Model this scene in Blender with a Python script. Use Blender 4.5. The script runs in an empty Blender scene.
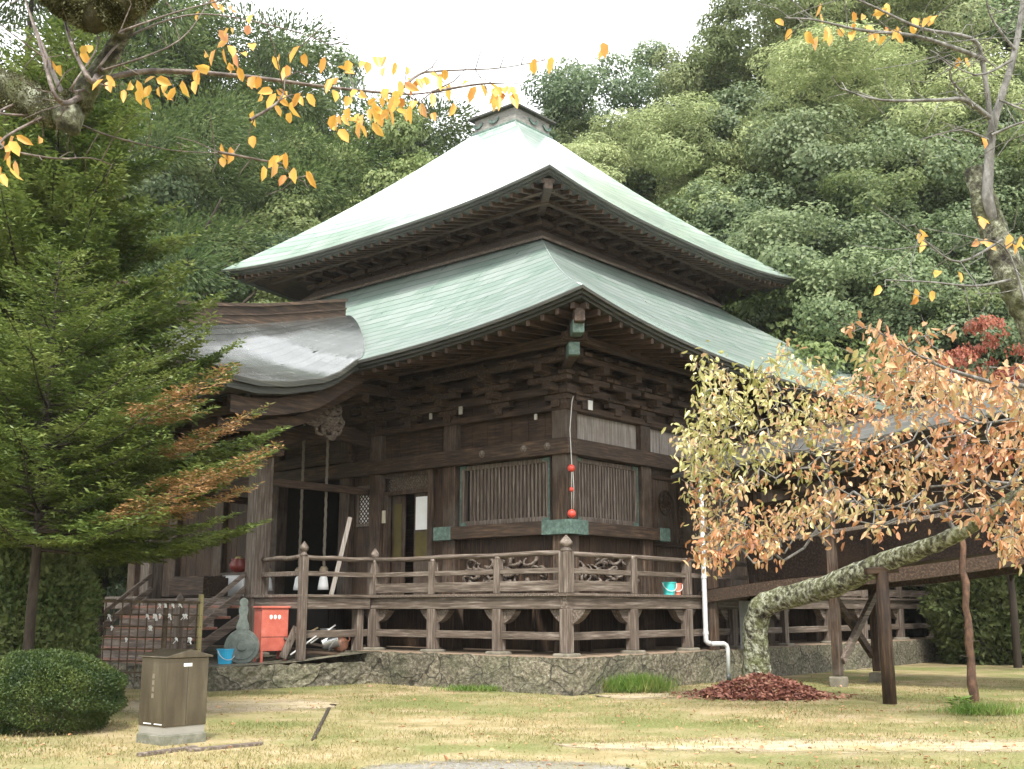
import bpy, bmesh, math, random
import numpy as np
from mathutils import Vector, Matrix
R_ = math.radians
rng = np.random.default_rng(11)
random.seed(5)
scene = bpy.context.scene
COL = scene.collection

# ------------------------------------------------------------------ camera, sky, sun, exposure
cd = bpy.data.cameras.new("camera")
cam = bpy.data.objects.new("camera", cd)
COL.objects.link(cam)
FPX, CAMH = 1130.0, 1.55
PITCH = math.atan(224 / FPX)
cam.location = (0, 0, CAMH)
cam.rotation_euler = (math.pi / 2 + PITCH, 0, 0)
cd.sensor_fit = 'HORIZONTAL'
cd.sensor_width = 36
cd.lens = FPX / 1024 * 36
cd.clip_start = 0.1
cd.clip_end = 600
scene.camera = cam

SUN_EL, SUN_AZ = R_(52), R_(178)          # azimuth clockwise from +Y
world = bpy.data.worlds.new("World")
scene.world = world
world.use_nodes = True
wn, wl = world.node_tree.nodes, world.node_tree.links
wn.clear()
wo = wn.new('ShaderNodeOutputWorld')
wb = wn.new('ShaderNodeBackground')
sky = wn.new('ShaderNodeTexSky')
sky.sky_type = 'NISHITA'
sky.sun_disc = False
sky.sun_elevation = SUN_EL
sky.sun_rotation = SUN_AZ
sky.air_density = 1.0
sky.dust_density = 4.0
hs = wn.new('ShaderNodeHueSaturation')
hs.inputs['Saturation'].default_value = 0.12
wm = wn.new('ShaderNodeMix')
wm.data_type = 'RGBA'
wm.inputs['Factor'].default_value = 0.55
wm.inputs['B'].default_value = (9.5, 9.7, 9.8, 1)
wl.new(sky.outputs[0], hs.inputs['Color'])
wl.new(hs.outputs[0], wm.inputs['A'])
wl.new(wm.outputs['Result'], wb.inputs['Color'])
wb.inputs['Strength'].default_value = 0.15
wl.new(wb.outputs[0], wo.inputs['Surface'])

sd = bpy.data.lights.new("sun", 'SUN')
sd.energy = 2.6
sd.angle = R_(8)
sd.color = (1.0, 0.95, 0.86)
sun = bpy.data.objects.new("sun", sd)
COL.objects.link(sun)
sdir = Vector((math.sin(SUN_AZ) * math.cos(SUN_EL), math.cos(SUN_AZ) * math.cos(SUN_EL), math.sin(SUN_EL)))
sun.rotation_euler = sdir.to_track_quat('Z', 'Y').to_euler()

scene.view_settings.view_transform = 'Standard'
scene.view_settings.look = 'None'
scene.view_settings.gamma = 1
scene.view_settings.exposure = 1.3
scene.render.engine = 'CYCLES'
scene.cycles.max_bounces = 6
scene.cycles.transparent_max_bounces = 6
scene.cycles.use_denoising = True

# ------------------------------------------------------------------ measuring helpers
cp, sp = math.cos(PITCH), math.sin(PITCH)
def ray(x, y):
    xc, yc = (x - 512) / FPX, (384.5 - y) / FPX
    return np.array([xc, cp - yc * sp, sp + yc * cp])
def onz(x, y, z=0.0):
    r = ray(x, y); return np.array([0, 0, CAMH]) + r * ((z - CAMH) / r[2])
def aty(x, y, Y):
    r = ray(x, y); return np.array([0, 0, CAMH]) + r * (Y / r[1])
ROT = math.atan2(0.75879499, 0.65132954)
OX, OY = 1.04762475, 21.7273351
def toW(x, y, z=0.0):
    c, s = math.cos(ROT), math.sin(ROT)
    return np.array([OX + c * x - s * y, OY + s * x + c * y, z])

# ------------------------------------------------------------------ object helpers
def link(o, parent=None):
    COL.objects.link(o)
    if parent is not None:
        o.parent = parent
    return o
def tag(o, label=None, cat=None, group=None, kind=None):
    if label: o['label'] = label
    if cat: o['category'] = cat
    if group: o['group'] = group
    if kind: o['kind'] = kind
    return o
def empty(name, loc=(0, 0, 0), rz=0.0, label=None, cat=None, group=None):
    o = bpy.data.objects.new(name, None)
    o.location = tuple(float(q) for q in loc)
    o.rotation_euler = (0, 0, rz)
    o.empty_display_size = 0.2
    link(o)
    return tag(o, label, cat, group)
def copy_tree(o, parent=None):
    c = o.copy(); COL.objects.link(c)
    if parent is not None: c.parent = parent
    for ch in list(o.children): copy_tree(ch, c)
    return c

class MB:
    def __init__(s): s.v, s.f, s.uv = [], [], []
    def add(s, vs, fs, uvs=None):
        b = len(s.v); s.v += [tuple(float(q) for q in p) for p in vs]
        for i, f in enumerate(fs):
            s.f.append(tuple(b + k for k in f))
            s.uv += [uvs[k] for k in f] if uvs else [(0, 0)] * len(f)
        return s
    def box(s, x0, x1, y0, y1, z0, z1):
        vs = [(x, y, z) for x in (x0, x1) for y in (y0, y1) for z in (z0, z1)]
        return s.add(vs, [(0, 1, 3, 2), (4, 6, 7, 5), (0, 4, 5, 1), (2, 3, 7, 6), (0, 2, 6, 4), (1, 5, 7, 3)])
    def bar(s, p0, p1, w, h, up=(0, 0, 1)):
        p0, p1 = Vector(p0), Vector(p1); d = (p1 - p0).normalized(); u = Vector(up)
        a = d.cross(u)
        if a.length < 1e-4: a = d.cross(Vector((1, 0, 0)))
        a.normalize(); b = a.cross(d).normalized()
        vs = [p + a * i * w / 2 + b * j * h / 2 for p in (p0, p1) for i, j in ((-1, -1), (1, -1), (1, 1), (-1, 1))]
        return s.add(vs, [(3, 2, 1, 0), (4, 5, 6, 7), (0, 1, 5, 4), (1, 2, 6, 5), (2, 3, 7, 6), (3, 0, 4, 7)])
    def tube(s, pts, rs, n=8, cap=True, jit=0.0):
        pts = [Vector(p) for p in pts]
        if not hasattr(rs, '__len__'): rs = [rs] * len(pts)
        base = len(s.v); ref = None
        for i, p in enumerate(pts):
            d = (pts[min(i + 1, len(pts) - 1)] - pts[max(i - 1, 0)])
            d = d.normalized() if d.length > 1e-9 else Vector((0, 0, 1))
            if ref is None: ref = d.orthogonal().normalized()
            ref = (ref - d * ref.dot(d)); ref = ref.normalized() if ref.length > 1e-6 else d.orthogonal().normalized()
            b = d.cross(ref)
            for k in range(n):
                a = 2 * math.pi * k / n
                r = rs[i] * (1 + (random.uniform(-jit, jit) if jit else 0))
                q = p + (ref * math.cos(a) + b * math.sin(a)) * r
                s.v.append((q.x, q.y, q.z))
        for i in range(len(pts) - 1):
            for k in range(n):
                f = (base + i * n + k, base + i * n + (k + 1) % n, base + (i + 1) * n + (k + 1) % n, base + (i + 1) * n + k)
                s.f.append(f); s.uv += [(0, 0)] * 4
        if cap:
            s.f.append(tuple(base + k for k in range(n - 1, -1, -1))); s.uv += [(0, 0)] * n
            e = base + (len(pts) - 1) * n
            s.f.append(tuple(e + k for k in range(n))); s.uv += [(0, 0)] * n
        return s
    def lathe(s, c, prof, n=14):
        pts = [(c[0], c[1], c[2] + z) for r, z in prof]
        base = len(s.v)
        for (r, z) in prof:
            for k in range(n):
                a = 2 * math.pi * k / n
                s.v.append((c[0] + r * math.cos(a), c[1] + r * math.sin(a), c[2] + z))
        for i in range(len(prof) - 1):
            for k in range(n):
                s.f.append((base + i * n + k, base + i * n + (k + 1) % n, base + (i + 1) * n + (k + 1) % n, base + (i + 1) * n + k)); s.uv += [(0, 0)] * 4
        s.f.append(tuple(base + k for k in range(n - 1, -1, -1))); s.uv += [(0, 0)] * n
        e = base + (len(prof) - 1) * n
        s.f.append(tuple(e + k for k in range(n))); s.uv += [(0, 0)] * n
        return s
    def grid(s, P, UV=None, flip=False):
        ni, nj = len(P), len(P[0]); vs = [p for row in P for p in row]
        uv = [q for row in UV for q in row] if UV else None
        fs = []
        for i in range(ni - 1):
            for j in range(nj - 1):
                f = (i * nj + j, (i + 1) * nj + j, (i + 1) * nj + j + 1, i * nj + j + 1)
                fs.append(f[::-1] if flip else f)
        return s.add(vs, fs, uv)
    def poly(s, pts, z0, z1):       # closed prism over a polygon in xy
        n = len(pts)
        vs = [(x, y, z0) for x, y in pts] + [(x, y, z1) for x, y in pts]
        fs = [tuple(range(n - 1, -1, -1)), tuple(range(n, 2 * n))] + [(i, (i + 1) % n, n + (i + 1) % n, n + i) for i in range(n)]
        return s.add(vs, fs)
    def build(s, name, mat, parent=None, bevel=0.0, smooth=False):
        me = bpy.data.meshes.new(name)
        me.from_pydata(s.v, [], s.f)
        if any(u != (0, 0) for u in s.uv):
            ul = me.uv_layers.new(name="UVMap")
            ul.data.foreach_set("uv", np.array(s.uv, dtype=np.float32).ravel())
        me.materials.append(mat)
        if smooth: me.polygons.foreach_set("use_smooth", [True] * len(me.polygons))
        o = link(bpy.data.objects.new(name, me), parent)
        if bevel:
            m = o.modifiers.new("bevel", 'BEVEL'); m.width = bevel; m.segments = 2; m.limit_method = 'ANGLE'
        return o

def leaf_mesh(name, pos, dirv, nor, L, W, mat, parent=None, fold=0.25, oval=False):
    """many small folded leaves in one mesh"""
    pos, dirv, nor = (np.asarray(a, np.float32) for a in (pos, dirv, nor))
    n = len(pos)
    L = np.broadcast_to(np.asarray(L, np.float32), (n,))[:, None]
    W = np.broadcast_to(np.asarray(W, np.float32), (n,))[:, None]
    dirv = dirv / (np.linalg.norm(dirv, axis=1, keepdims=True) + 1e-9)
    side = np.cross(dirv, nor); side /= (np.linalg.norm(side, axis=1, keepdims=True) + 1e-9)
    up = np.cross(side, dirv)
    if oval:
        K = 6; v = np.empty((n, 6, 3), np.float32)
        v[:, 0] = pos; v[:, 3] = pos + dirv * L - up * W * fold * .6
        for a, b, sg in ((1, 2, 1), (5, 4, -1)):
            v[:, a] = pos + dirv * L * .24 + side * W * .42 * sg + up * W * fold
            v[:, b] = pos + dirv * L * .66 + side * W * .42 * sg + up * W * fold * .8
        loc_ = np.array([0, 1, 2, 3, 0, 3, 4, 5], np.int32); st_ = 4
    else:
        K = 4; v = np.empty((n, 4, 3), np.float32)
        v[:, 0] = pos
        v[:, 1] = pos + dirv * L * .45 + side * W * .5 + up * W * fold
        v[:, 2] = pos + dirv * L - up * W * fold * .5
        v[:, 3] = pos + dirv * L * .45 - side * W * .5 + up * W * fold
        loc_ = np.array([0, 1, 2, 0, 2, 3], np.int32); st_ = 3
    idx = (np.arange(n, dtype=np.int32) * K)[:, None] + loc_
    nl = idx.size
    me = bpy.data.meshes.new(name)
    me.vertices.add(n * K); me.vertices.foreach_set("co", v.ravel())
    me.loops.add(nl); me.loops.foreach_set("vertex_index", idx.ravel())
    me.polygons.add(n * 2)
    me.polygons.foreach_set("loop_start", np.arange(0, nl, st_, dtype=np.int32))
    me.update(calc_edges=True)
    me.materials.append(mat)
    return link(bpy.data.objects.new(name, me), parent)
def unit(a):
    a = np.asarray(a, float); return a / (np.linalg.norm(a, axis=-1, keepdims=True) + 1e-9)
def rnd(n): return unit(rng.normal(size=(n, 3)))

# ------------------------------------------------------------------ materials
def newmat(name):
    m = bpy.data.materials.new(name); m.use_nodes = True
    nt = m.node_tree; nt.nodes.clear()
    out = nt.nodes.new('ShaderNodeOutputMaterial')
    return m, nt, out
def ramp(nt, stops, lo=.3, hi=.7):
    r = nt.nodes.new('ShaderNodeValToRGB'); e = r.color_ramp.elements
    while len(e) < len(stops): e.new(0.5)
    for i, c in enumerate(stops):
        e[i].position = lo + (hi - lo) * i / max(1, len(stops) - 1)
        e[i].color = (*c, 1)
    return r
def pm(name, stops, scale=(1, 1, 1), ns=4.0, rough=.75, bump=.3, dist=.02, detail=8, stain=None, stain_ns=.8, stain_amt=.6,
       metallic=0.0, coat=0.0, spec=.4, lo=.3, hi=.7, rough2=None):
    m, nt, out = newmat(name); N, Lk = nt.nodes, nt.links
    b = N.new('ShaderNodeBsdfPrincipled'); tc = N.new('ShaderNodeTexCoord'); mp = N.new('ShaderNodeMapping')
    mp.inputs['Scale'].default_value = scale
    no = N.new('ShaderNodeTexNoise'); no.inputs['Scale'].default_value = ns; no.inputs['Detail'].default_value = detail
    no.inputs['Roughness'].default_value = .65
    Lk.new(tc.outputs['Object'], mp.inputs[0]); Lk.new(mp.outputs[0], no.inputs['Vector'])
    r = ramp(nt, stops, lo, hi); Lk.new(no.outputs['Fac'], r.inputs[0])
    colout = r.outputs[0]
    if stain:
        n2 = N.new('ShaderNodeTexNoise'); n2.inputs['Scale'].default_value = stain_ns; n2.inputs['Detail'].default_value = 6
        n2.inputs['Roughness'].default_value = .7
        Lk.new(tc.outputs['Object'], n2.inputs['Vector'])
        r2 = ramp(nt, [(0, 0, 0), (stain_amt,) * 3], .45, .65); Lk.new(n2.outputs['Fac'], r2.inputs[0])
        mx = N.new('ShaderNodeMix'); mx.data_type = 'RGBA'
        Lk.new(r2.outputs[0], mx.inputs['Factor']); Lk.new(colout, mx.inputs['A']); mx.inputs['B'].default_value = (*stain, 1)
        colout = mx.outputs['Result']
    Lk.new(colout, b.inputs['Base Color'])
    b.inputs['Roughness'].default_value = rough
    if rough2 is not None:
        mr = N.new('ShaderNodeMapRange'); mr.inputs['From Min'].default_value = .35; mr.inputs['From Max'].default_value = .65
        mr.inputs['To Min'].default_value = rough; mr.inputs['To Max'].default_value = rough2
        Lk.new(no.outputs['Fac'], mr.inputs['Value']); Lk.new(mr.outputs[0], b.inputs['Roughness'])
    b.inputs['Metallic'].default_value = metallic
    b.inputs['Specular IOR Level'].default_value = spec
    b.inputs['Coat Weight'].default_value = coat; b.inputs['Coat Roughness'].default_value = .12
    if bump:
        bp = N.new('ShaderNodeBump'); bp.inputs['Strength'].default_value = bump; bp.inputs['Distance'].default_value = dist
        Lk.new(no.outputs['Fac'], bp.inputs['Height']); Lk.new(bp.outputs[0], b.inputs['Normal'])
    Lk.new(b.outputs[0], out.inputs['Surface'])
    return m
def leafmat(name, stops, trans=.3, clump=1.2, rough=.5, spec=.3, hue=None):
    """per-leaf colour variety, with larger patches of a second tint"""
    m, nt, out = newmat(name); N, Lk = nt.nodes, nt.links
    ge = N.new('ShaderNodeNewGeometry'); r = ramp(nt, stops, 0, 1)
    tc = N.new('ShaderNodeTexCoord'); no = N.new('ShaderNodeTexNoise'); no.inputs['Scale'].default_value = clump; no.inputs['Detail'].default_value = 3
    Lk.new(tc.outputs['Object'], no.inputs['Vector'])
    ad = N.new('ShaderNodeMath'); ad.operation = 'MULTIPLY_ADD'; ad.inputs[1].default_value = .55
    sb = N.new('ShaderNodeMath'); sb.operation = 'MULTIPLY_ADD'; sb.inputs[1].default_value = 2.2; sb.inputs[2].default_value = -.85
    Lk.new(no.outputs['Fac'], sb.inputs[0])
    Lk.new(ge.outputs['Random Per Island'], ad.inputs[0]); Lk.new(sb.outputs[0], ad.inputs[2])
    Lk.new(ad.outputs[0], r.inputs[0])
    colr = r.outputs[0]
    if hue:
        oi = N.new('ShaderNodeObjectInfo'); h = N.new('ShaderNodeHueSaturation')
        mr = N.new('ShaderNodeMapRange'); mr.inputs['To Min'].default_value = hue[0]; mr.inputs['To Max'].default_value = hue[1]
        Lk.new(oi.outputs['Random'], mr.inputs['Value']); Lk.new(mr.outputs[0], h.inputs['Value']); Lk.new(colr, h.inputs['Color'])
        colr = h.outputs[0]
    b = N.new('ShaderNodeBsdfPrincipled'); b.inputs['Roughness'].default_value = rough; b.inputs['Specular IOR Level'].default_value = spec
    t = N.new('ShaderNodeBsdfTranslucent'); mx = N.new('ShaderNodeMixShader'); mx.inputs[0].default_value = trans
    Lk.new(colr, b.inputs['Base Color']); Lk.new(colr, t.inputs['Color'])
    Lk.new(b.outputs[0], mx.inputs[1]); Lk.new(t.outputs[0], mx.inputs[2]); Lk.new(mx.outputs[0], out.inputs['Surface'])
    return m
def roofmat(name, stops, pitch=.28, rough=.3, seam=.55, bump=.5, streak=(.12, .17, .15), coat=.5, bd=.04, cior=1.75):
    """wet sheet-copper / shingle roof: courses up the slope (v), seams along it (u)"""
    m, nt, out = newmat(name); N, Lk = nt.nodes, nt.links
    b = N.new('ShaderNodeBsdfPrincipled'); uv = N.new('ShaderNodeUVMap'); sx = N.new('ShaderNodeSeparateXYZ')
    Lk.new(uv.outputs[0], sx.inputs[0])
    def mt(op, a, bb=None, c=None):
        n = N.new('ShaderNodeMath'); n.operation = op
        for i, q in enumerate((a, bb, c)):
            if q is None: continue
            if isinstance(q, (int, float)): n.inputs[i].default_value = q
            else: Lk.new(q, n.inputs[i])
        return n.outputs[0]
    nz = N.new('ShaderNodeTexNoise'); nz.inputs['Scale'].default_value = 1.3; nz.inputs['Detail'].default_value = 5
    Lk.new(uv.outputs[0], nz.inputs['Vector'])
    vv = mt('MULTIPLY_ADD', nz.outputs['Fac'], .05, sx.outputs[1])
    row = mt('DIVIDE', vv, pitch); saw = mt('FRACT', row); rowi = mt('FLOOR', row)
    off = mt('MULTIPLY', rowi, .37)
    col = mt('ADD', mt('DIVIDE', sx.outputs[0], seam), off)
    fc = mt('FRACT', col)
    edge = mt('LESS_THAN', fc, .05)
    h = mt('SUBTRACT', mt('MULTIPLY', mt('SUBTRACT', 1.0, saw), 1.0), mt('MULTIPLY', edge, .5))
    cv = N.new('ShaderNodeCombineXYZ'); Lk.new(mt('FLOOR', col), cv.inputs[0]); Lk.new(rowi, cv.inputs[1])
    wnz = N.new('ShaderNodeTexWhiteNoise'); wnz.noise_dimensions = '2D'; Lk.new(cv.outputs[0], wnz.inputs['Vector'])
    # streaky weathering running down the slope
    mp = N.new('ShaderNodeMapping'); mp.inputs['Scale'].default_value = (2.4, .5, 1); Lk.new(uv.outputs[0], mp.inputs[0])
    n2 = N.new('ShaderNodeTexNoise'); n2.inputs['Scale'].default_value = 1.6; n2.inputs['Detail'].default_value = 8; n2.inputs['Roughness'].default_value = .7
    Lk.new(mp.outputs[0], n2.inputs['Vector'])
    mixf = mt('ADD', mt('MULTIPLY', wnz.outputs['Value'], .30), mt('MULTIPLY', n2.outputs['Fac'], .72))
    r = ramp(nt, stops, .3, .75); Lk.new(mixf, r.inputs[0])
    mx = N.new('ShaderNodeMix'); mx.data_type = 'RGBA'; mx.inputs['B'].default_value = (*streak, 1)
    dk = mt('MULTIPLY', mt('GREATER_THAN', saw, .86), .7)
    Lk.new(dk, mx.inputs['Factor']); Lk.new(r.outputs[0], mx.inputs['A'])
    Lk.new(mx.outputs['Result'], b.inputs['Base Color'])
    b.inputs['Roughness'].default_value = rough
    mr = N.new('ShaderNodeMapRange'); mr.inputs['To Min'].default_value = rough * .6; mr.inputs['To Max'].default_value = rough * 1.5
    Lk.new(n2.outputs['Fac'], mr.inputs['Value']); Lk.new(mr.outputs[0], b.inputs['Roughness'])
    b.inputs['Coat Weight'].default_value = coat; b.inputs['Coat Roughness'].default_value = .15; b.inputs['Coat IOR'].default_value = cior
    bp = N.new('ShaderNodeBump'); bp.inputs['Strength'].default_value = bump; bp.inputs['Distance'].default_value = bd
    Lk.new(h, bp.inputs['Height'])
    b2 = N.new('ShaderNodeBump'); b2.inputs['Strength'].default_value = .25; b2.inputs['Distance'].default_value = .03
    Lk.new(wnz.outputs['Value'], b2.inputs['Height']); Lk.new(bp.outputs[0], b2.inputs['Normal'])
    Lk.new(b2.outputs[0], b.inputs['Normal']); Lk.new(b.outputs[0], out.inputs['Surface'])
    return m

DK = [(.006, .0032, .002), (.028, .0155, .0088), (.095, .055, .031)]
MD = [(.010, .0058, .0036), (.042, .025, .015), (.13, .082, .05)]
GR = [(.030, .021, .015), (.105, .081, .064), (.27, .23, .195)]
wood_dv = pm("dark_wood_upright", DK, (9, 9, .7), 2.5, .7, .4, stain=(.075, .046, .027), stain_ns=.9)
wood_dx = pm("dark_wood_along_x", DK, (.7, 9, 9), 2.5, .7, .4, stain=(.08, .047, .026), stain_ns=.9)
wood_dy = pm("dark_wood_along_y", DK, (9, .7, 9), 2.5, .7, .4, stain=(.08, .047, .026), stain_ns=.9)
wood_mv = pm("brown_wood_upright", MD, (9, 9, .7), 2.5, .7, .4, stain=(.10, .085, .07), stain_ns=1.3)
wood_mx = pm("brown_wood_along_x", MD, (.7, 9, 9), 2.5, .7, .4, stain=(.028, .019, .013), stain_ns=1.1)
wood_my = pm("brown_wood_along_y", MD, (9, .7, 9), 2.5, .7, .4, stain=(.028, .019, .013), stain_ns=1.1)
wood_gv = pm("grey_wood_upright", GR, (10, 10, .7), 2.5, .65, .4, stain=(.09, .07, .055), stain_ns=1.6)
wood_gx = pm("grey_wood_along_x", GR, (.7, 10, 10), 2.5, .65, .4, stain=(.10, .08, .06), stain_ns=1.2)
wood_gy = pm("grey_wood_along_y", GR, (10, .7, 10), 2.5, .65, .4, stain=(.10, .08, .06), stain_ns=1.2)
pale_board = pm("pale_grey_boards", [(.12, .105, .09), (.25, .225, .20), (.38, .35, .32)], (9, 9, .6), 2.2, .7, .4, stain=(.16, .125, .10), stain_ns=1.4)
edge_m = pm("eave_edge_layers", [(.014, .016, .013), (.036, .037, .030), (.075, .072, .056)], (.6, .6, 26), 2.2, .6, .4)
patina = pm("green_copper_fitting", [(.04, .055, .045), (.075, .12, .10), (.14, .21, .175)], (3, 3, 3), 4, .55, .2)
roof_green = roofmat("patina_copper_roof", [(.28, .40, .34), (.37, .475, .42), (.43, .52, .475), (.49, .56, .53)], .42, .30, .8, 1.0, (.13, .2, .165), coat=1.0)
roof_grey = roofmat("wet_grey_porch_roof", [(.035, .043, .041), (.07, .08, .077), (.11, .122, .117)], .40, .24, .7, 1.0, (.008, .01, .01), coat=1.0, bd=.10, cior=2.0)
roof_shingle = roofmat("grey_shingle_roof", [(.04, .04, .037), (.075, .074, .068), (.12, .118, .108)], .18, .45, .25, .8, (.03, .03, .03), .15)
stone_m = pm("mossy_stone", [(.022, .022, .018), (.065, .06, .047), (.14, .13, .10), (.27, .26, .21)], (1, 1, 1.6), 7.5, .85, 1.0, .10, 14, stain=(.055, .075, .032), stain_ns=1.6, stain_amt=.75)
def jointed_stone():
    m = pm("jointed_stone", [(.03, .028, .02), (.095, .083, .06), (.19, .17, .125), (.33, .31, .25)], (1, 1, 1.3), 13, .85, .8, .05, 14, stain=(.06, .07, .034), stain_ns=1.6, stain_amt=.6)
    nt = m.node_tree; N, Lk = nt.nodes, nt.links; b = [n for n in N if n.type == 'BSDF_PRINCIPLED'][0]
    src = b.inputs['Base Color'].links[0].from_socket; tc = [n for n in N if n.type == 'TEX_COORD'][0]
    nz = N.new('ShaderNodeTexNoise'); nz.inputs['Scale'].default_value = 2.5; Lk.new(tc.outputs['Object'], nz.inputs['Vector'])
    va = N.new('ShaderNodeMix'); va.data_type = 'RGBA'; va.blend_type = 'ADD'; va.inputs['Factor'].default_value = .35; Lk.new(tc.outputs['Object'], va.inputs['A']); Lk.new(nz.outputs['Color'], va.inputs['B'])
    mp = N.new('ShaderNodeMapping'); mp.inputs['Scale'].default_value = (1, 1, 1.9); Lk.new(va.outputs['Result'], mp.inputs[0])
    vo = N.new('ShaderNodeTexVoronoi'); vo.feature = 'DISTANCE_TO_EDGE'; vo.inputs['Scale'].default_value = 1.05; Lk.new(mp.outputs[0], vo.inputs['Vector'])
    r = ramp(nt, [(1, 1, 1), (0, 0, 0)], .004, .022); Lk.new(vo.outputs['Distance'], r.inputs[0])
    v2 = N.new('ShaderNodeTexVoronoi'); v2.inputs['Scale'].default_value = 1.05; Lk.new(mp.outputs[0], v2.inputs['Vector'])
    tint = N.new('ShaderNodeMix'); tint.data_type = 'RGBA'; tint.blend_type = 'MULTIPLY'; tint.inputs['Factor'].default_value = .55
    bw = N.new('ShaderNodeRGBToBW'); Lk.new(v2.outputs['Color'], bw.inputs[0]); rr = ramp(nt, [(.5, .5, .5), (1.3, 1.3, 1.25)], .2, .8); Lk.new(bw.outputs[0], rr.inputs[0])
    Lk.new(src, tint.inputs['A']); Lk.new(rr.outputs[0], tint.inputs['B'])
    mx = N.new('ShaderNodeMix'); mx.data_type = 'RGBA'; Lk.new(r.outputs[0], mx.inputs['Factor']); Lk.new(tint.outputs['Result'], mx.inputs['A']); mx.inputs['B'].default_value = (.03, .028, .02, 1)
    Lk.new(mx.outputs['Result'], b.inputs['Base Color'])
    return m
podium_m = jointed_stone()
soil_m = pm("packed_soil", [(.13, .09, .06), (.22, .16, .11), (.30, .23, .16)], (1, 1, 1), 5, .9, .4)
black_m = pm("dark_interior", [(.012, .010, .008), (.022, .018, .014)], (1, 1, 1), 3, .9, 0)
bark_m = pm("grey_bark", [(.05, .047, .042), (.135, .13, .12), (.27, .265, .25)], (3, 3, 1.2), 5, .85, .8, .03)
dbark_m = pm("dark_bark", [(.012, .009, .006), (.035, .026, .019), (.07, .054, .04)], (4, 4, .8), 4, .9, .8, .03)
twig_m = pm("wet_brown_twigs", [(.03, .02, .015), (.085, .062, .05), (.22, .19, .165)], (3, 3, 3), 6, .5, .5, .02)
lichen_m = pm("lichen_bark", [(.02, .018, .014), (.06, .055, .04), (.17, .175, .12), (.40, .42, .32)], (1, 1, 1), 13, .95, 1.0, .10, 12, stain=(.10, .12, .035), stain_ns=3.5, stain_amt=.7, lo=.38, hi=.64)
moss_m = pm("moss_cushion", [(.018, .016, .007), (.045, .042, .017), (.09, .085, .036)], (1, 1, 1), 14, .95, 1.0, .05)

# ------------------------------------------------------------------ setting: ground, hill, paths
def hill(X, Y):
    X, Y = np.asarray(X, float), np.asarray(Y, float)
    d1 = .5 * (X - 17.0) + .87 * (Y - 37.0)
    d2 = -.62 * (X + 1.5) + .78 * (Y - 54.0)
    h = np.maximum(.62 * np.maximum(0, d1 * (X > -8) + np.minimum(d1, d2) * (X <= -8)), .16 * np.maximum(0, d2))
    h = np.where(X > -8, np.minimum(h, .62 * np.maximum(0, d1)) + 0 * X, h)
    return np.minimum(h, 45.0)
def hill_at(X, Y): return float(hill(X, Y))

def ground_material():
    m, nt, out = newmat("lawn_and_soil"); N, Lk = nt.nodes, nt.links
    b = N.new('ShaderNodeBsdfPrincipled'); tc = N.new('ShaderNodeTexCoord')
    def noise(s, d=8, rr=.6):
        n = N.new('ShaderNodeTexNoise'); n.inputs['Scale'].default_value = s; n.inputs['Detail'].default_value = d; n.inputs['Roughness'].default_value = rr
        Lk.new(tc.outputs['Object'], n.inputs['Vector']); return n
    a, c, f = noise(.35), noise(1.6), noise(28)
    r1 = ramp(nt, [(.20, .165, .08), (.295, .24, .125), (.375, .30, .19)], .35, .65); Lk.new(c.outputs['Fac'], r1.inputs[0])
    r2 = ramp(nt, [(.10, .125, .038), (.20, .205, .075)], .3, .7); Lk.new(f.outputs['Fac'], r2.inputs[0])
    rm = ramp(nt, [(0, 0, 0), (1, 1, 1)], .44, .60); Lk.new(a.outputs['Fac'], rm.inputs[0])
    mx = N.new('ShaderNodeMix'); mx.data_type = 'RGBA'
    Lk.new(rm.outputs[0], mx.inputs['Factor']); Lk.new(r1.outputs[0], mx.inputs['A']); Lk.new(r2.outputs[0], mx.inputs['B'])
    m2 = N.new('ShaderNodeMix'); m2.data_type = 'RGBA'; m2.blend_type = 'MULTIPLY'; m2.inputs['Factor'].default_value = .55
    rf = ramp(nt, [(.45, .45, .42), (1.2, 1.2, 1.2)], .3, .65); Lk.new(f.outputs['Fac'], rf.inputs[0])
    Lk.new(mx.outputs['Result'], m2.inputs['A']); Lk.new(rf.outputs[0], m2.inputs['B'])
    Lk.new(m2.outputs['Result'], b.inputs['Base Color']); b.inputs['Roughness'].default_value = .9; b.inputs['Specular IOR Level'].default_value = .2
    bp = N.new('ShaderNodeBump'); bp.inputs['Strength'].default_value = .7; bp.inputs['Distance'].default_value = .03
    Lk.new(f.outputs['Fac'], bp.inputs['Height']); Lk.new(bp.outputs[0], b.inputs['Normal'])
    Lk.new(b.outputs[0], out.inputs['Surface'])
    return m
ground_m = ground_material()
g = MB().add([(-260, -60, 0), (260, -60, 0), (260, 320, 0), (-260, 320, 0)], [(0, 1, 2, 3)]).build("ground", ground_m)
tag(g, kind='structure')
hb = MB(); xs = np.linspace(-110, 130, 81); ys = np.linspace(34, 170, 60)
hb.grid([[(x, y, hill_at(x, y) - .25 + .2 * math.sin(x * .7) * math.cos(y * .6)) for y in ys] for x in xs])
hill_m = pm("hillside_undergrowth", [(.012, .018, .008), (.03, .045, .016), (.06, .08, .03)], (1, 1, 1), 1.2, .95, 1, .4)
tag(hb.build("hill", hill_m, smooth=True), kind='structure')

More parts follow.
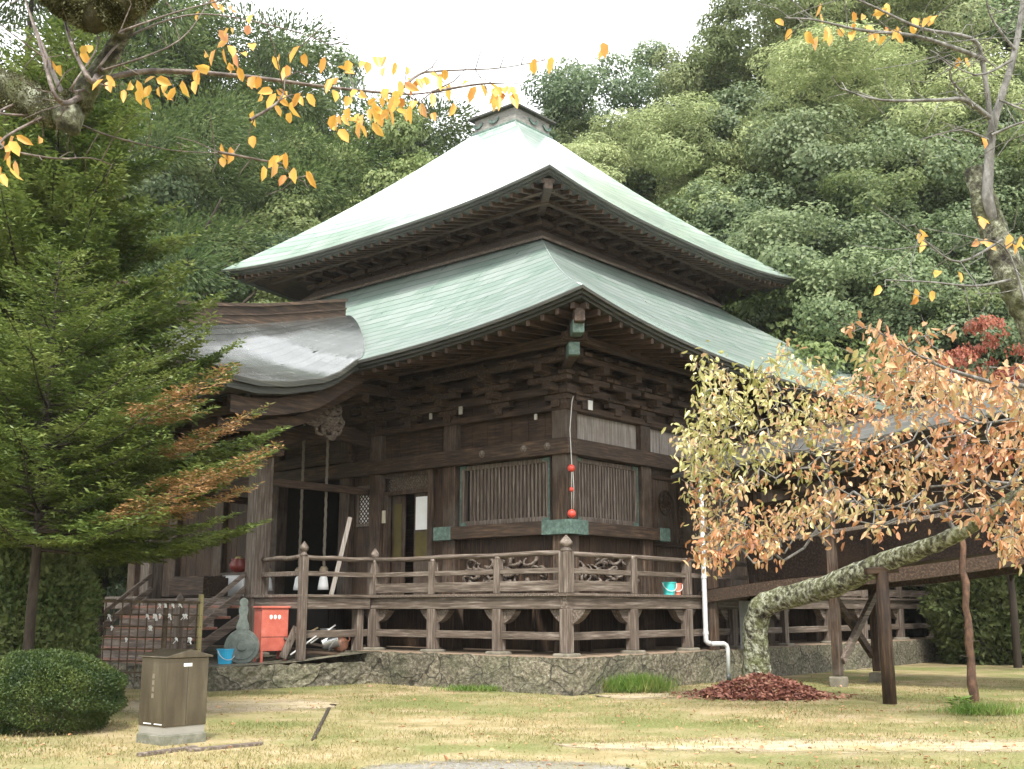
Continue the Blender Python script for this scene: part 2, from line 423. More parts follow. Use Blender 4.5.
sand_m = pm("sandy_path", [(.25, .20, .125), (.35, .285, .195), (.44, .37, .265)], (1, 1, 1), 6, .9, .5, .02, 10, stain=(.24, .21, .085), stain_ns=1.4, stain_amt=.85)
grav_m = pm("wet_gravel", [(.10, .10, .09), (.24, .23, .21), (.42, .41, .38)], (1, 1, 1), 30, .35, .7, .02, 8, stain=(.22, .2, .1), stain_ns=1.2, stain_amt=.6)
def soften(m):
    nt = m.node_tree; N, Lk = nt.nodes, nt.links; b = [n for n in N if n.type == 'BSDF_PRINCIPLED'][0]
    uv = N.new('ShaderNodeUVMap'); sx = N.new('ShaderNodeSeparateXYZ'); Lk.new(uv.outputs[0], sx.inputs[0])
    tc = N.new('ShaderNodeTexCoord'); n1 = N.new('ShaderNodeTexNoise'); n1.inputs['Scale'].default_value = 5; n1.inputs['Detail'].default_value = 9; n1.inputs['Roughness'].default_value = .75
    Lk.new(tc.outputs['Object'], n1.inputs['Vector'])
    a = N.new('ShaderNodeMath'); a.operation = 'MULTIPLY_ADD'; a.inputs[1].default_value = 3.2; Lk.new(n1.outputs['Fac'], a.inputs[0])
    c_ = N.new('ShaderNodeMath'); c_.operation = 'MULTIPLY_ADD'; c_.inputs[1].default_value = 2.4; c_.inputs[2].default_value = -2.3; Lk.new(sx.outputs[0], c_.inputs[0])
    Lk.new(c_.outputs[0], a.inputs[2]); a.use_clamp = True
    Lk.new(a.outputs[0], b.inputs['Alpha'])
soften(sand_m); soften(grav_m)
def ragged(pxs, name, mat, z):
    pts = [onz(x, y, 0)[:2] for x, y in pxs]; out = []
    for i in range(len(pts)):
        a, b = pts[i], pts[(i + 1) % len(pts)]; n = max(2, int(np.linalg.norm(b - a) / .15))
        for k in range(n): out.append(a + (b - a) * k / n + rng.normal(0, .04, 2))
    out = np.array(out); xs_ = out[:, 0]; mid = np.array([[q[0], (out[np.abs(xs_ - q[0]) < .6, 1].min() + out[np.abs(xs_ - q[0]) < .6, 1].max()) / 2] for q in out]); cen = out.mean(0)
    mid[:, 0] = cen[0] + (mid[:, 0] - cen[0]) * .93
    P, U = [], []
    for q, c_ in zip(np.vstack([out, out[:1]]), np.vstack([mid, mid[:1]])):
        P.append([(*(q + (c_ - q) * t), z) for t in np.linspace(0, 1, 5)]); U.append([(t + .001, .5) for t in np.linspace(0, 1, 5)])
    mb = MB(); mb.grid(P, U); return tag(mb.build(name, mat), kind='structure')
ragged([(540, 742), (700, 734), (850, 734), (1060, 738), (1060, 757), (900, 760), (720, 758), (580, 752)], "path", sand_m, .004)
ragged([(100, 698), (190, 697), (330, 696), (345, 702), (330, 712), (235, 718), (110, 720), (88, 708)], "path_by_steps", sand_m, .004)
ragged([(590, 694), (660, 690), (740, 688), (760, 694), (690, 700), (620, 702)], "bare_soil_patch", sand_m, .004)
ragged([(840, 665), (900, 657), (985, 647), (1010, 650), (930, 662), (860, 672)], "side_path", sand_m, .004)
ragged([(365, 764), (430, 756), (520, 755), (590, 758), (640, 765), (640, 790), (360, 790)], "gravel_patch", grav_m, .008)

# ------------------------------------------------------------------ rain-misted air
hz = MB().box(-275, 275, -75, 335, -1.5, 80)
hm, hnt, hout = newmat("misty_air")
pv = hnt.nodes.new('ShaderNodeVolumePrincipled'); pv.inputs['Color'].default_value = (.92, .95, .97, 1); pv.inputs['Density'].default_value = .00025; pv.inputs['Anisotropy'].default_value = .2
hnt.links.new(pv.outputs[0], hout.inputs['Volume'])
tag(hz.build("haze", hm), kind='stuff')
# ------------------------------------------------------------------ the temple hall
hall = empty("temple_hall", (OX, OY, 0), ROT,
             "large dark timber temple hall with two tiers of pale green copper roof", "temple")
CX, CY = 9.35, 9.4
# ---- podium
pod = MB()
def rough_wall(mb, pts, z0, z1, nz=6, step=.14, amp=.010):
    """irregular face along a path in xy"""
    line = []
    for i in range(len(pts) - 1):
        a, b = np.array(pts[i]), np.array(pts[i + 1]); n = max(1, int(np.linalg.norm(b - a) / step))
        for k in range(n): line.append(a + (b - a) * k / n)
    line.append(np.array(pts[-1]))
    P = []
    for q in line:
        P.append([(q[0] + rng.normal(0, amp), q[1] + rng.normal(0, amp) * .8, z0 + (z1 - z0) * j / nz + (rng.normal(0, .012) if j == nz else 0)) for j in range(nz + 1)])
    mb.grid(P)
rough_wall(pod, [(-.42, 5.9), (-.45, -.45), (19.2, -.45)], -.05, .66)
stone = pod.build("stone_podium", podium_m, hall)
MB().box(-.33, 19.1, -.33, 19.2, -.05, .655).build("podium_fill", soil_m, hall)
bank = MB()
rough_wall(bank, [(-4.7, 16.5), (-4.6, 5.7), (-3.6, 5.35), (-.45, 4.9)], -.05, .45, 5, .14, .02)
P = []
for i, yy in enumerate(np.linspace(0, 1, 9)):
    P.append([(-4.6 + 4.3 * t, 5.55 - .5 * t + (16.5 - 5.5 + .5 * t) * yy, .43 + .2 * t ** 2 + rng.normal(0, .01)) for t in np.linspace(0, 1, 9)])
bank.grid(P, flip=True)
bank.build("stone_bank", podium_m, hall)

# ---- roofs
def rect_sides(x0, x1, y0, y1):
    c = [(x0, y0), (x1, y0), (x1, y1), (x0, y1)]
    # order: side y0 (right face), side x1, side y1, side x0 (front face)
    return [(c[0], c[1]), (c[1], c[2]), (c[2], c[3]), (c[3], c[0])]
def roof(name, er, tr, zc, zm, zt, p, mat, a=.75, ns=48, nt_=10, lift=0):
    mb = MB()
    for (A, B), (C, D) in zip(rect_sides(*er), rect_sides(*tr)):
        A, B, C, D = map(np.array, (A, B, C, D)); Ln = np.linalg.norm(B - A)
        sl = math.hypot(np.linalg.norm((C + D) / 2 - (A + B) / 2), zt - zm)
        P, U = [], []
        for i in range(ns + 1):
            s = i / ns; s = .5 - .5 * math.cos(math.pi * s) if True else s
            ze = zm + (zc - zm) * abs(2 * s - 1) ** p
            row, ru = [], []
            for j in range(nt_ + 1):
                t = j / nt_; q = (A + (B - A) * s) * (1 - t) + (C + (D - C) * s) * t
                row.append((q[0], q[1], ze + (zt - ze) * (a * t + (1 - a) * t * t)))
                w0 = (1 - t) * Ln + t * np.linalg.norm(D - C)
                ru.append(((s - .5) * w0 + 30, t * sl + 10))
            P.append(row); U.append(ru)
        mb.grid(P, U)
    return mb.build(name, mat, hall, smooth=True)
def eave_parts(er, zc, zm, p, inner, z_in, name, depth=.20, rstep=.36, soffit=wood_dx):
    """layered eave edge, soffit boards and rafters below a roof edge"""
    ed, so = MB(), MB(); raf = []
    insides = rect_sides(*inner)
    for si, ((A, B), (C, D)) in enumerate(zip(rect_sides(*er), insides)):
        A, B, C, D = map(np.array, (A, B, C, D)); Ln = np.linalg.norm(B - A); d = (B - A) / Ln; nin = np.array([-d[1], d[0]])
        zs = lambda s: zm + (zc - zm) * abs(2 * s - 1) ** p
        S = [.5 - .5 * math.cos(math.pi * i / 48) for i in range(49)]
        prof = [(0, .0), (-.02, -.02), (-.015, -.075), (.05, -.085), (.05, -.14), (.12, -.145), (.12, -depth), (.35, -depth - .01)]
        P = []
        for s in S:
            base = A + (B - A) * s; row = []
            for (i_, dz) in prof:
                k = i_ / 3.0; q = base + ((C + (D - C) * s) - base) * k * 1.0
                q = base * 1.0 + nin * i_ + d * (i_ * (1 - 2 * s))
                row.append((q[0], q[1], zs(s) + dz))
            P.append(row)
        ed.grid(P, flip=True)
        P = []
        for s in S:
            base = A + (B - A) * s + nin * .3 + d * (.3 * (1 - 2 * s)); inn = C + (D - C) * s
            P.append([(base[0] + (inn[0] - base[0]) * t, base[1] + (inn[1] - base[1]) * t,
                       (zs(s) - depth + .03) * (1 - t) + z_in * t) for t in (0, .33, .66, 1)])
        so.grid(P, flip=True)
        rm = MB(); din = abs(np.dot(C - A, nin)); n = int(Ln / rstep)
        for k in range(1, n):
            s = k / n; x = s * Ln; mxl = min(din, max(.25, min(x, Ln - x)))
            b0 = A + d * x + nin * .16; b1 = A + d * x + nin * mxl
            f = mxl / din
            z0 = zs(s) - depth - .04; z1 = (zs(s) - depth) * (1 - f) + z_in * f - .07
            rm.bar((b0[0], b0[1], z0), (b1[0], b1[1], z1), .09, .12)
        raf.append((rm, si))
    ed.build(name + "_eave_edge", edge_m, hall)
    so.build(name + "_soffit", soffit, hall)
    for rm, si in raf:
        if si in (0, 3): rm.build(name + "_rafters", wood_dx if si == 3 else wood_dy, hall)
LR = (-1.0, 19.7, -1.2, 19.95); LT = (5.0, 13.7, 4.65, 14.15)
roof("lower_roof", LR, LT, 7.45, 6.86, 11.15, 3.3, roof_green)
eave_parts(LR, 7.45, 6.86, 3.3, (1.6, 17.1, 1.3, 17.4), 7.25, "lower")
UR = (3.0, 15.75, 2.75, 16.1); HB = 1.0
roof("upper_roof", UR, (CX - HB, CX + HB, CY - HB, CY + HB), 12.1, 11.72, 16.72, 2.6, roof_green, .8)
eave_parts(UR, 12.1, 11.72, 2.6, (5.1, 13.6, 4.75, 14.05), 12.1, "upper", .19, .34)
# upper storey wall, flashing and bracket rows
uw = MB().box(5.12, 13.58, 4.77, 14.03, 10.8, 12.6); uw.build("upper_wall", wood_dx, hall)
fl = MB()
for (A, B), (C, D) in zip(rect_sides(4.78, 13.92, 4.43, 14.37), rect_sides(5.08, 13.62, 4.73, 14.07)):
    fl.grid([[(*A, 11.05), (*A, 11.13), (*C, 11.42)], [(*B, 11.05), (*B, 11.13), (*D, 11.42)]], flip=True)
fl.build("roof_flashing", wood_gx, hall)
for zz, off, hh in ((11.5, .18, .14), (11.78, .42, .13), (11.68, 1.0, .14), (11.72, 1.55, .12)):
    m = MB()
    m.box(5.1 - off, 5.1 - off + .14, 4.75 - off, 14.05 + off, zz, zz + hh)
    m.box(5.1 - off + .145, 13.6 + off, 4.75 - off, 4.75 - off + .14, zz, zz + hh)
    m.build("eave_purlin", wood_my, hall, .01)
ub = MB()
for yy in np.arange(5.2, 14, .78):
    for k in range(3): ub.box(5.1 - .3 - .34 * k, 5.1, yy - .09, yy + .09, 11.46 + .15 * k, 11.58 + .15 * k)
ub.build("bracket_row", wood_mx, hall, .01); ub = MB()
for xx in np.arange(5.5, 13.6, .78):
    for k in range(3): ub.box(xx - .09, xx + .09, 4.75 - .3 - .34 * k, 4.75, 11.46 + .15 * k, 11.58 + .15 * k)
ub.build("bracket_row", wood_mx, hall, .01)
def hip_rafter(c0, c1):
    MB().bar(c0, c1, .2, .26).build("hip_rafter", wood_mx, hall, .015)
hip_rafter((3.2, 2.95, 11.72), (5.1, 4.75, 11.95))
hip_rafter((-.72, -.92, 6.98), (1.5, 1.2, 6.95))
for q, zz in (((-.42, -.62), 6.8), ((.05, -.15), 6.52)):
    MB().bar((q[0] - .17, q[1] - .17, zz), (q[0] + .14, q[1] + .14, zz + .02), .22, .26).build("copper_rafter_cap", patina, hall, .015)
MB().bar((.0, -.2, 6.5), (1.5, 1.2, 6.62), .18, .24).build("hip_rafter", wood_mx, hall, .015)
weathered = pm("weathered_grey_boards", [(.10, .10, .09), (.18, .175, .16), (.26, .255, .235)], (2, 2, 9), 3, .7, .3)
# roof box on the apex
bx = MB().box(CX - .88, CX + .88, CY - .88, CY + .88, 16.5, 17.3)
rb = bx.build("apex_box", weathered, hall, .02)
MB().box(CX - .97, CX + .97, CY - .97, CY + .97, 16.5, 16.84).build("apex_skirt", patina, hall, .04)
cm = MB()
cm.add([(CX - 1.04, CY - 1.04, 17.3), (CX + 1.04, CY - 1.04, 17.3), (CX + 1.04, CY + 1.04, 17.3), (CX - 1.04, CY + 1.04, 17.3),
        (CX - 1.04, CY - 1.04, 17.36), (CX + 1.04, CY - 1.04, 17.36), (CX + 1.04, CY + 1.04, 17.36), (CX - 1.04, CY + 1.04, 17.36), (CX, CY, 17.40)],
       [(3, 2, 1, 0), (0, 1, 5, 4), (1, 2, 6, 5), (2, 3, 7, 6), (3, 0, 4, 7), (4, 5, 8), (5, 6, 8), (6, 7, 8), (7, 4, 8)])
cm.build("apex_cap", edge_m, hall)
for (px, py, ax) in ((CX - .9, CY, 0), (CX - .9, CY + .7, 0), (CX, CY - .9, 1), (CX + .7, CY - .9, 1)):
    m = MB()
    for k in range(9):
        a = math.pi * (1.1 + .8 * k / 8); r = .15
        o_, z_ = r * math.cos(a) * 1.2, 17.15 + r * math.sin(a)
        m.v += []
        if ax == 0: m.box(px - .03, px, py + o_ - .035, py + o_ + .035, z_ - .035, z_ + .035)
        else: m.box(px + o_ - .035, px + o_ + .035, py - .03, py, z_ - .035, z_ + .035)
    m.build("copper_ornament", patina, hall)
# hips as raised rolls on the lower and upper roofs
def hipline(A, zA, B, zB, a, name, mat, r=.07):
    pts = []
    for k in range(13):
        t = k / 12; pts.append((A[0] + (B[0] - A[0]) * t, A[1] + (B[1] - A[1]) * t, zA + (zB - zA) * (a * t + (1 - a) * t * t) + .01))
    MB().tube(pts, r, 6).build(name, mat, hall, smooth=True)
hipline((-.95, -1.15), 7.45, (5, 4.65), 11.15, .75, "hip_roll", roof_green, .02)
hipline((3.05, 2.8), 12.1, (CX - HB, CY - HB), 16.72, .8, "hip_roll", roof_green, .02)

# ---- porch roof
def main_z(x): 
    t = (x + 1.0) / 6.0; return 6.87 + (11.15 - 6.87) * (.75 * t + .25 * t * t)
RX = [-4.55, -3.52, -2.18, -.44, .82, 2.34]; RZ = [8.12, 8.08, 8.24, 8.58, 8.9, 9.3]
EXX = [-4.4, -3.57, -2.81, -1.9, -1.48, -1.0]; EZZ = [6.08, 6.04, 6.14, 6.36, 6.56, 6.92]
def zr(x): return float(np.interp(x, RX, RZ))
def ze(x): return float(np.interp(x, EXX, EZZ)) if x < -1 else main_z(x) + .02
PY, PH = 9.35, 4.35
def kz(x, t):   # t: 0 eave .. 1 ridge
    e, r = ze(x), zr(x); w = 1 - t; gq = w * (1.42 - .42 * w)
    return r - (r - e) * gq + .02
pr = MB(); TS = .34
for sgn in (-1, 1):
    def xe(t): return -.88 + 3.28 * t ** .85
    def xs0(t): return -4.4 + 1.35 * min(1, t / TS)
    P, U = [], []
    for i in range(31):
        row, ru = [], []
        for j in range(9):
            t = TS * j / 8; x = xs0(t) + (xe(t) - xs0(t)) * i / 30
            row.append((x, PY + sgn * PH * (1 - t), kz(x, t))); ru.append((x + 30, t * 5.2 + 10))
        P.append(row); U.append(ru)
    pr.grid(P, U, flip=(sgn == 1))
    P, U = [], []
    for i in range(31):
        row, ru = [], []
        for j in range(11):
            t = TS + (1 - TS) * j / 10; x = -4.35 + (xe(t) + 4.35) * i / 30
            row.append((x, PY + sgn * PH * (1 - t), kz(x, t))); ru.append((x + 30, t * 5.2 + 10))
        P.append(row); U.append(ru)
    pr.grid(P, U, flip=(sgn == 1))
P, U = [], []
for i in range(33):
    s = i / 32; row, ru = [], []
    for j in range(9):
        k = j / 8; y0, y1 = PY - PH + 2 * PH * s, PY - PH * (1 - TS) + 2 * PH * (1 - TS) * s
        y = y0 + (y1 - y0) * k; zE = 5.86 + .22 * abs(2 * s - 1) ** 2.4
        zI = kz(-3.05, TS)
        row.append((-4.4 + 1.35 * k, y, zE + (zI - zE) * (.7 * k + .3 * k * k))); ru.append((y + 30, k * 1.6 + 10))
    P.append(row); U.append(ru)
pr.grid(P, U, flip=False)
pr.build("porch_roof", roof_grey, hall, smooth=True)
# porch roof edge
pe = MB()
for sgn in (-1, 1):
    P = []
    for i in range(25):
        x = -4.4 + 3.5 * i / 24; y = PY + sgn * PH; z = kz(x, 0)
        P.append([(x, y, z), (x, y + sgn * .02, z - .02), (x, y + sgn * .02, z - .13), (x, y - sgn * .05, z - .14), (x, y - sgn * .05, z - .27), (x, y - sgn * .25, z - .28)])
    pe.grid(P, flip=(sgn == -1))
P = []
for i in range(33):
    s = i / 32; y = PY - PH + 2 * PH * s; z = 5.86 + .22 * abs(2 * s - 1) ** 2.4
    P.append([(-4.4, y, z), (-4.42, y, z - .02), (-4.42, y, z - .13), (-4.35, y, z - .14), (-4.35, y, z - .27), (-4.15, y, z - .28)])
pe.grid(P, flip=True)
pe.build("porch_eave_edge", edge_m, hall)
# porch soffit and curved fascia boards
ps = MB(); P = []
for i in range(13):
    x = -4.2 + 4.8 * i / 12
    P.append([(x, PY - PH + .12 + (2 * PH - .24) * s, kz(min(x, 0), 0) - .26 + .55 * (1 - abs(2 * s - 1)) ** 1.0) for s in np.linspace(0, 1, 13)])
ps.grid(P); ps.build("porch_soffit", wood_my, hall)
for dy, dz, h in ((.35, -.5, .36), (.75, -.85, .22)):
    m = MB(); P = []
    for i in range(17):
        x = -4.0 + 4.6 * i / 16; z = kz(min(x, -.2), 0) + dz; y = PY - PH + dy
        P.append([(x, y, z - h / 2), (x, y, z + h / 2), (x, y + .1, z + h / 2), (x, y + .1, z - h / 2), (x, y, z - h / 2)])
    m.grid(P); m.build("porch_fascia", wood_mx, hall)
# ridge
rg = MB()
for lay, (w, z0, z1) in enumerate(((.30, -.05, .16), (.38, .16, .20), (.26, .20, .38), (.44, .38, .46))):
    P = []
    for i in range(29):
        x = -4.75 + 7.0 * i / 28; z = zr(x) + (.22 * max(0, (-3.3 - x)) ** 1.4 if x < -3.3 else 0)
        k = z; P.append([(x, PY - w / 2, k + z0), (x, PY - w / 2, k + z1), (x, PY + w / 2, k + z1), (x, PY + w / 2, k + z0), (x, PY - w / 2, k + z0)])
    rg.grid(P)
    for r_ in (P[0], P[-1]): rg.add(r_[:4], [(0, 1, 2, 3)])
rg.build("porch_ridge", wood_mx, hall)
# gable boards and gable wall
for sgn in (-1, 1):
    m = MB(); P = []
    for j in range(15):
        t = TS + (1 - TS) * j / 14; y = PY + sgn * PH * (1 - t); z = kz(-4.3, t)
        P.append([(-4.42, y, z - .30), (-4.42, y, z + .03), (-4.33, y, z + .03), (-4.33, y, z - .30), (-4.42, y, z - .30)])
    m.grid(P); m.build("gable_board", wood_my, hall)
gw = MB(); P = []
for j in range(15):
    y = PY - PH * (1 - TS) + 2 * PH * (1 - TS) * j / 14; t = 1 - abs(y - PY) / PH
    P.append([(-3.2, y, 6.4), (-3.2, y, kz(-3.2, t) - .03)])
gw.grid(P); gw.build("gable_wall", wood_dy, hall)

# ---- walls
F = 1.84      # veranda floor
WX, WY = 1.5, 1.2
def lw(y0, y1, z0, z1, mat=wood_dv, name="wall_boards", x=WX, th=.08):
    m = MB()
    n = max(1, int(round((y1 - y0) / .24)))
    for k in range(n):
        a, b = y0 + (y1 - y0) * k / n, y0 + (y1 - y0) * (k + 1) / n
        m.box(x + rng.uniform(0, .012), x + th, a + .003, b - .003, z0, z1)
    return m.build(name, mat, hall)
def rw(x0, x1, z0, z1, mat=wood_dv, name="wall_boards", y=WY, th=.08):
    m = MB(); n = max(1, int(round((x1 - x0) / .24)))
    for k in range(n):
        a, b = x0 + (x1 - x0) * k / n, x0 + (x1 - x0) * (k + 1) / n
        m.box(a + .003, b - .003, y + rng.uniform(0, .012), y + th, z0, z1)
    return m.build(name, mat, hall)
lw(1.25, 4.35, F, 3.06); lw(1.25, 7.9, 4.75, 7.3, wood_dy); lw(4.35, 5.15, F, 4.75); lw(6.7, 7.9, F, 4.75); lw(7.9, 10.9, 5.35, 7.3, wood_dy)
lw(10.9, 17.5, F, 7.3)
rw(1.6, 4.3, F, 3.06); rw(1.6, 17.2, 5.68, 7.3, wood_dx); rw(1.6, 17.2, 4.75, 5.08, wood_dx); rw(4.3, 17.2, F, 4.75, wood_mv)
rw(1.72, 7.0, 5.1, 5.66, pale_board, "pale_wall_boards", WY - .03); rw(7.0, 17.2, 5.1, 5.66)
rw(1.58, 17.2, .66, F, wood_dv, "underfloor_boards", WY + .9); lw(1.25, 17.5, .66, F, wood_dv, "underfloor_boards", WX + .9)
# inside
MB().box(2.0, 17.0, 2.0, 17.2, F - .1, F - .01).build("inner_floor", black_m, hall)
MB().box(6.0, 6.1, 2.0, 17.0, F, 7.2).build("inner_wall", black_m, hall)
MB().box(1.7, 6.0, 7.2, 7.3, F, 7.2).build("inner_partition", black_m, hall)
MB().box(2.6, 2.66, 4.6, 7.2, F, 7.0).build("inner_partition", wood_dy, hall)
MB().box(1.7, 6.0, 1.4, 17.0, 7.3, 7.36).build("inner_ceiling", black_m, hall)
# pillars
PILL_L = [4.42, 6.9, 8.0, 10.8, 13.2, 15.4, 17.5]; PILL_R = [4.32, 7.1, 9.9, 12.7, 15.0, 17.2]
MB().box(WX - .2, WX + .2, WY - .2, WY + .2, F - 1.2, 6.6).build("corner_pillar", wood_mv, hall, .03)
for y in PILL_L: MB().box(WX - .17, WX + .17, y - .19, y + .19, F - 1.2, 6.5).build("pillar", wood_mv, hall, .03)
for x in PILL_R: MB().box(x - .19, x + .19, WY - .17, WY + .17, F - 1.2, 6.5).build("pillar", wood_mv, hall, .03)
MB().box(WX - .1, WX + .1, 5.0, 5.17, F, 4.8).build("door_post", wood_mv, hall, .015)
# horizontal beams: (z0, z1, projection)
for z0, z1, pj, mat in ((3.06, 3.34, .27, wood_my), (4.72, 5.06, .27, wood_my), (5.66, 5.8, .22, wood_dy), (6.02, 6.2, .27, wood_my), (6.42, 6.62, .30, wood_dy)):
    yend = 4.7 if z0 < 3.5 else 17.4
    MB().box(WX - pj, WX + .02, WY - pj - .04, yend, z0, z1).build("wall_beam", mat, hall, .015)
    mx = wood_mx if mat is wood_my else wood_dx
    MB().box(WX + .022, 5.0 if z0 < 3.5 else 17.2, WY - pj, WY + .02, z0 + .002, z1 + .002).build("wall_beam", mx, hall, .015)
# beam over porch mouth
MB().box(WX - .24, WX + .1, 7.8, 11, 5.1, 5.36).build("wall_beam", wood_my, hall, .015)
# sill under copper-capped ends, lintels
for (y0, y1) in ((WY - .36, WY + .42), (4.25, 4.78)):
    MB().box(WX - .285, WX + .03, y0, y1, 3.05, 3.35).build("copper_beam_cap", patina, hall, .01)
MB().box(WX + .035, WX + .42, WY - .285, WY + .03, 3.052, 3.352).build("copper_beam_cap", patina, hall, .01)
MB().box(4.65, 5.05, WY - .285, WY + .03, 3.052, 3.352).build("copper_beam_cap", patina, hall, .01)
def carving(mat, seed, along, a0, a1, z0, z1, plane):
    """raised relief of curling shapes on a panel"""
    r = random.Random(seed); m = MB()
    for k in range(26):
        a = r.uniform(a0, a1); z = r.uniform(z0, z1) * .6 + .4 * (z0 + (z1 - z0) * .35); pts = []
        th = r.uniform(0, 6.3); rad = r.uniform(.08, .22)
        for q in range(9):
            ang = th + q * .55; rr = rad * (1 - q * .07); dep = -.05 - .05 * math.sin(q * .8 + k)
            aa, zz = a + rr * math.cos(ang) * 1.3, z + rr * math.sin(ang) * .8
            aa = min(max(aa, a0), a1); zz = min(max(zz, z0), z1)
            pts.append((plane + dep, aa, zz) if along == 'y' else (aa, plane + dep, zz))
        m.tube(pts, [.045 - .003 * q for q in range(9)], 5)
    return m.build("carved_panel", mat, hall, smooth=True)
carving(wood_gx, 2, 'y', 1.7, 4.0, 1.95, 2.85, WX)
carving(wood_gx, 7, 'x', 1.8, 4.0, 1.95, 2.85, WY)
# slatted windows
def slat_window(along, a0, a1, z0, z1):
    fr, sl, gl = MB(), MB(), MB()
    def bx(m, a, b, d0, d1, z_0, z_1):
        if along == 'y': m.box(WX + d0, WX + d1, a, b, z_0, z_1)
        else: m.box(a, b, WY + d0, WY + d1, z_0, z_1)
    for a, b, c, d in ((a0, a1, z0, z0 + .1), (a0, a1, z1 - .1, z1), (a0, a0 + .12, z0 + .1, z1 - .1), (a1 - .12, a1, z0 + .1, z1 - .1)):
        bx(fr, a, b, -.07, .07, c, d)
    f = fr.build("window", wood_gv, hall, .01)
    n = int((a1 - a0 - .3) / .105)
    for k in range(n):
        a = a0 + .16 + k * .105; bx(sl, a, a + .055, -.05, .02, z0 + .1, z1 - .1)
    sl.build("slats", wood_gv, f)
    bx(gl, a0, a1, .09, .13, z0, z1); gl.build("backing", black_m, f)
    cm_ = MB()
    for a in (a0, a1 - .2):
        for z in (z0, z1 - .07): bx(cm_, a, a + .2, -.085, -.068, z, z + .07)
    bx(cm_, a0, a0 + .035, -.085, -.068, z0 + .08, z1 - .08); bx(cm_, a1 - .035, a1, -.085, -.068, z0 + .08, z1 - .08)
    cm_.build("copper_trim", patina, f)
slat_window('y', 1.55, 4.15, 3.36, 4.70)
slat_window('x', 1.75, 4.08, 3.36, 4.70)
# small green trims, carved round emblem on the right wall
m = MB()
for k in range(28):
    a0_, a1_ = 2 * math.pi * k / 28, 2 * math.pi * (k + 1) / 28
    m.bar((5.3 + .27 * math.cos(a0_), WY - .02, 3.98 + .27 * math.sin(a0_)), (5.3 + .27 * math.cos(a1_), WY - .02, 3.98 + .27 * math.sin(a1_)), .05, .05)
for k in range(6):
    a = math.pi * k / 3; m.bar((5.3, WY - .01, 3.98), (5.3 + .2 * math.cos(a), WY - .01, 3.98 + .2 * math.sin(a)), .05, .09)
m.build("round_carving", wood_dv, hall)
for (x0, x1, z0, z1) in ((4.62, 6.9, 4.5, 4.6), (4.62, 6.9, 2.95, 3.05), (4.62, 4.74, 3.05, 4.5), (5.86, 6.0, 3.05, 4.5)):
    MB().box(x0, x1, WY - .05, WY + .0, z0, z1).build("wall_rail", wood_dx, hall, .01)
# door bay
yellow_m = pm("yellow_panels_and_glow", [(.06, .046, .009), (.10, .078, .017)], (1, 1, 1), 3, .6, .1)  # yellow of the door panels; behind the transom it paints a warm glow
white_m = pm("white_paper", [(.72, .73, .72), (.82, .83, .82)], (1, 1, 1), 3, .6, .05)
def lattice(m, along, a0, a1, z0, z1, step, plane, w=.016):
    h = z1 - z0; k = a0 - h
    while k < a1:
        for s_ in (1, -1):
            t0 = max(0, (a0 - k) / h); t1 = min(1, (a1 - k) / h)
            if t1 > t0:
                za, zb = (z0 + t0 * h, z0 + t1 * h) if s_ == 1 else (z1 - t0 * h, z1 - t1 * h)
                pa, pb = k + t0 * h, k + t1 * h; pl_ = plane - .004 * (s_ == 1)
                if along == 'y': m.bar((pl_, pa, za), (pl_, pb, zb), w, .012, (1, 0, 0))
        k += step
dr = empty("entrance_door"); dr.parent = hall
fr = MB()
for a, b, c, d in ((5.18, 6.7, 4.2, 4.3), (5.18, 6.7, 4.62, 4.72), (6.55, 6.7, F, 4.2)): fr.box(WX - .05, WX + .08, a, b, c, d)
fr.build("frame", wood_mv, dr, .01)
lt = MB(); lattice(lt, 'y', 5.18, 6.55, 4.3, 4.62, .085, WX + .01, .02); lt.build("transom_lattice", wood_gx, dr)
MB().box(WX + .07, WX + .09, 5.18, 6.55, 4.3, 4.62).build("transom_glow_panel", yellow_m, dr)  # added yellow sheet, its colour stands in for warm light from inside
MB().box(WX + .03, WX + .07, 5.18, 5.72, F, 4.2).build("leaf", wood_mv, dr, .01)
MB().box(WX + .018, WX + .03, 5.24, 5.66, 3.35, 4.12).build("white_panel", white_m, dr)
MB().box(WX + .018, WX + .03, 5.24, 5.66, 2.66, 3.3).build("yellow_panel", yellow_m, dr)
MB().box(WX + .1, WX + .14, 6.1, 6.55, F, 4.2).build("leaf", wood_mv, dr, .01)
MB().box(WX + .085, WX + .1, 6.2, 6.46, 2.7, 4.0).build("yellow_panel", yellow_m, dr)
MB().box(WX - .09, WX - .06, 6.6, 6.7, 3.55, 3.85).build("notice_strip", pm("cream_card", [(.5, .45, .33), (.6, .55, .42)], (1, 1, 1), 5, .7, 0), dr)
# lattice window beside the porch mouth
lwn = MB()
for a, b, c, d in ((7.0, 7.65, 3.5, 3.58), (7.0, 7.65, 4.42, 4.5), (7.0, 7.08, 3.58, 4.42), (7.57, 7.65, 3.58, 4.42)): lwn.box(WX - .06, WX + .0, a, b, c, d)
w_ = lwn.build("window", wood_gv, hall, .01)
lt = MB(); lattice(lt, 'y', 7.08, 7.57, 3.58, 4.42, .12, WX - .03, .022); lt.build("lattice", wood_dv, w_)
MB().box(WX - .016, WX - .006, 7.08, 7.57, 3.58, 4.42).build("paper", white_m, w_)
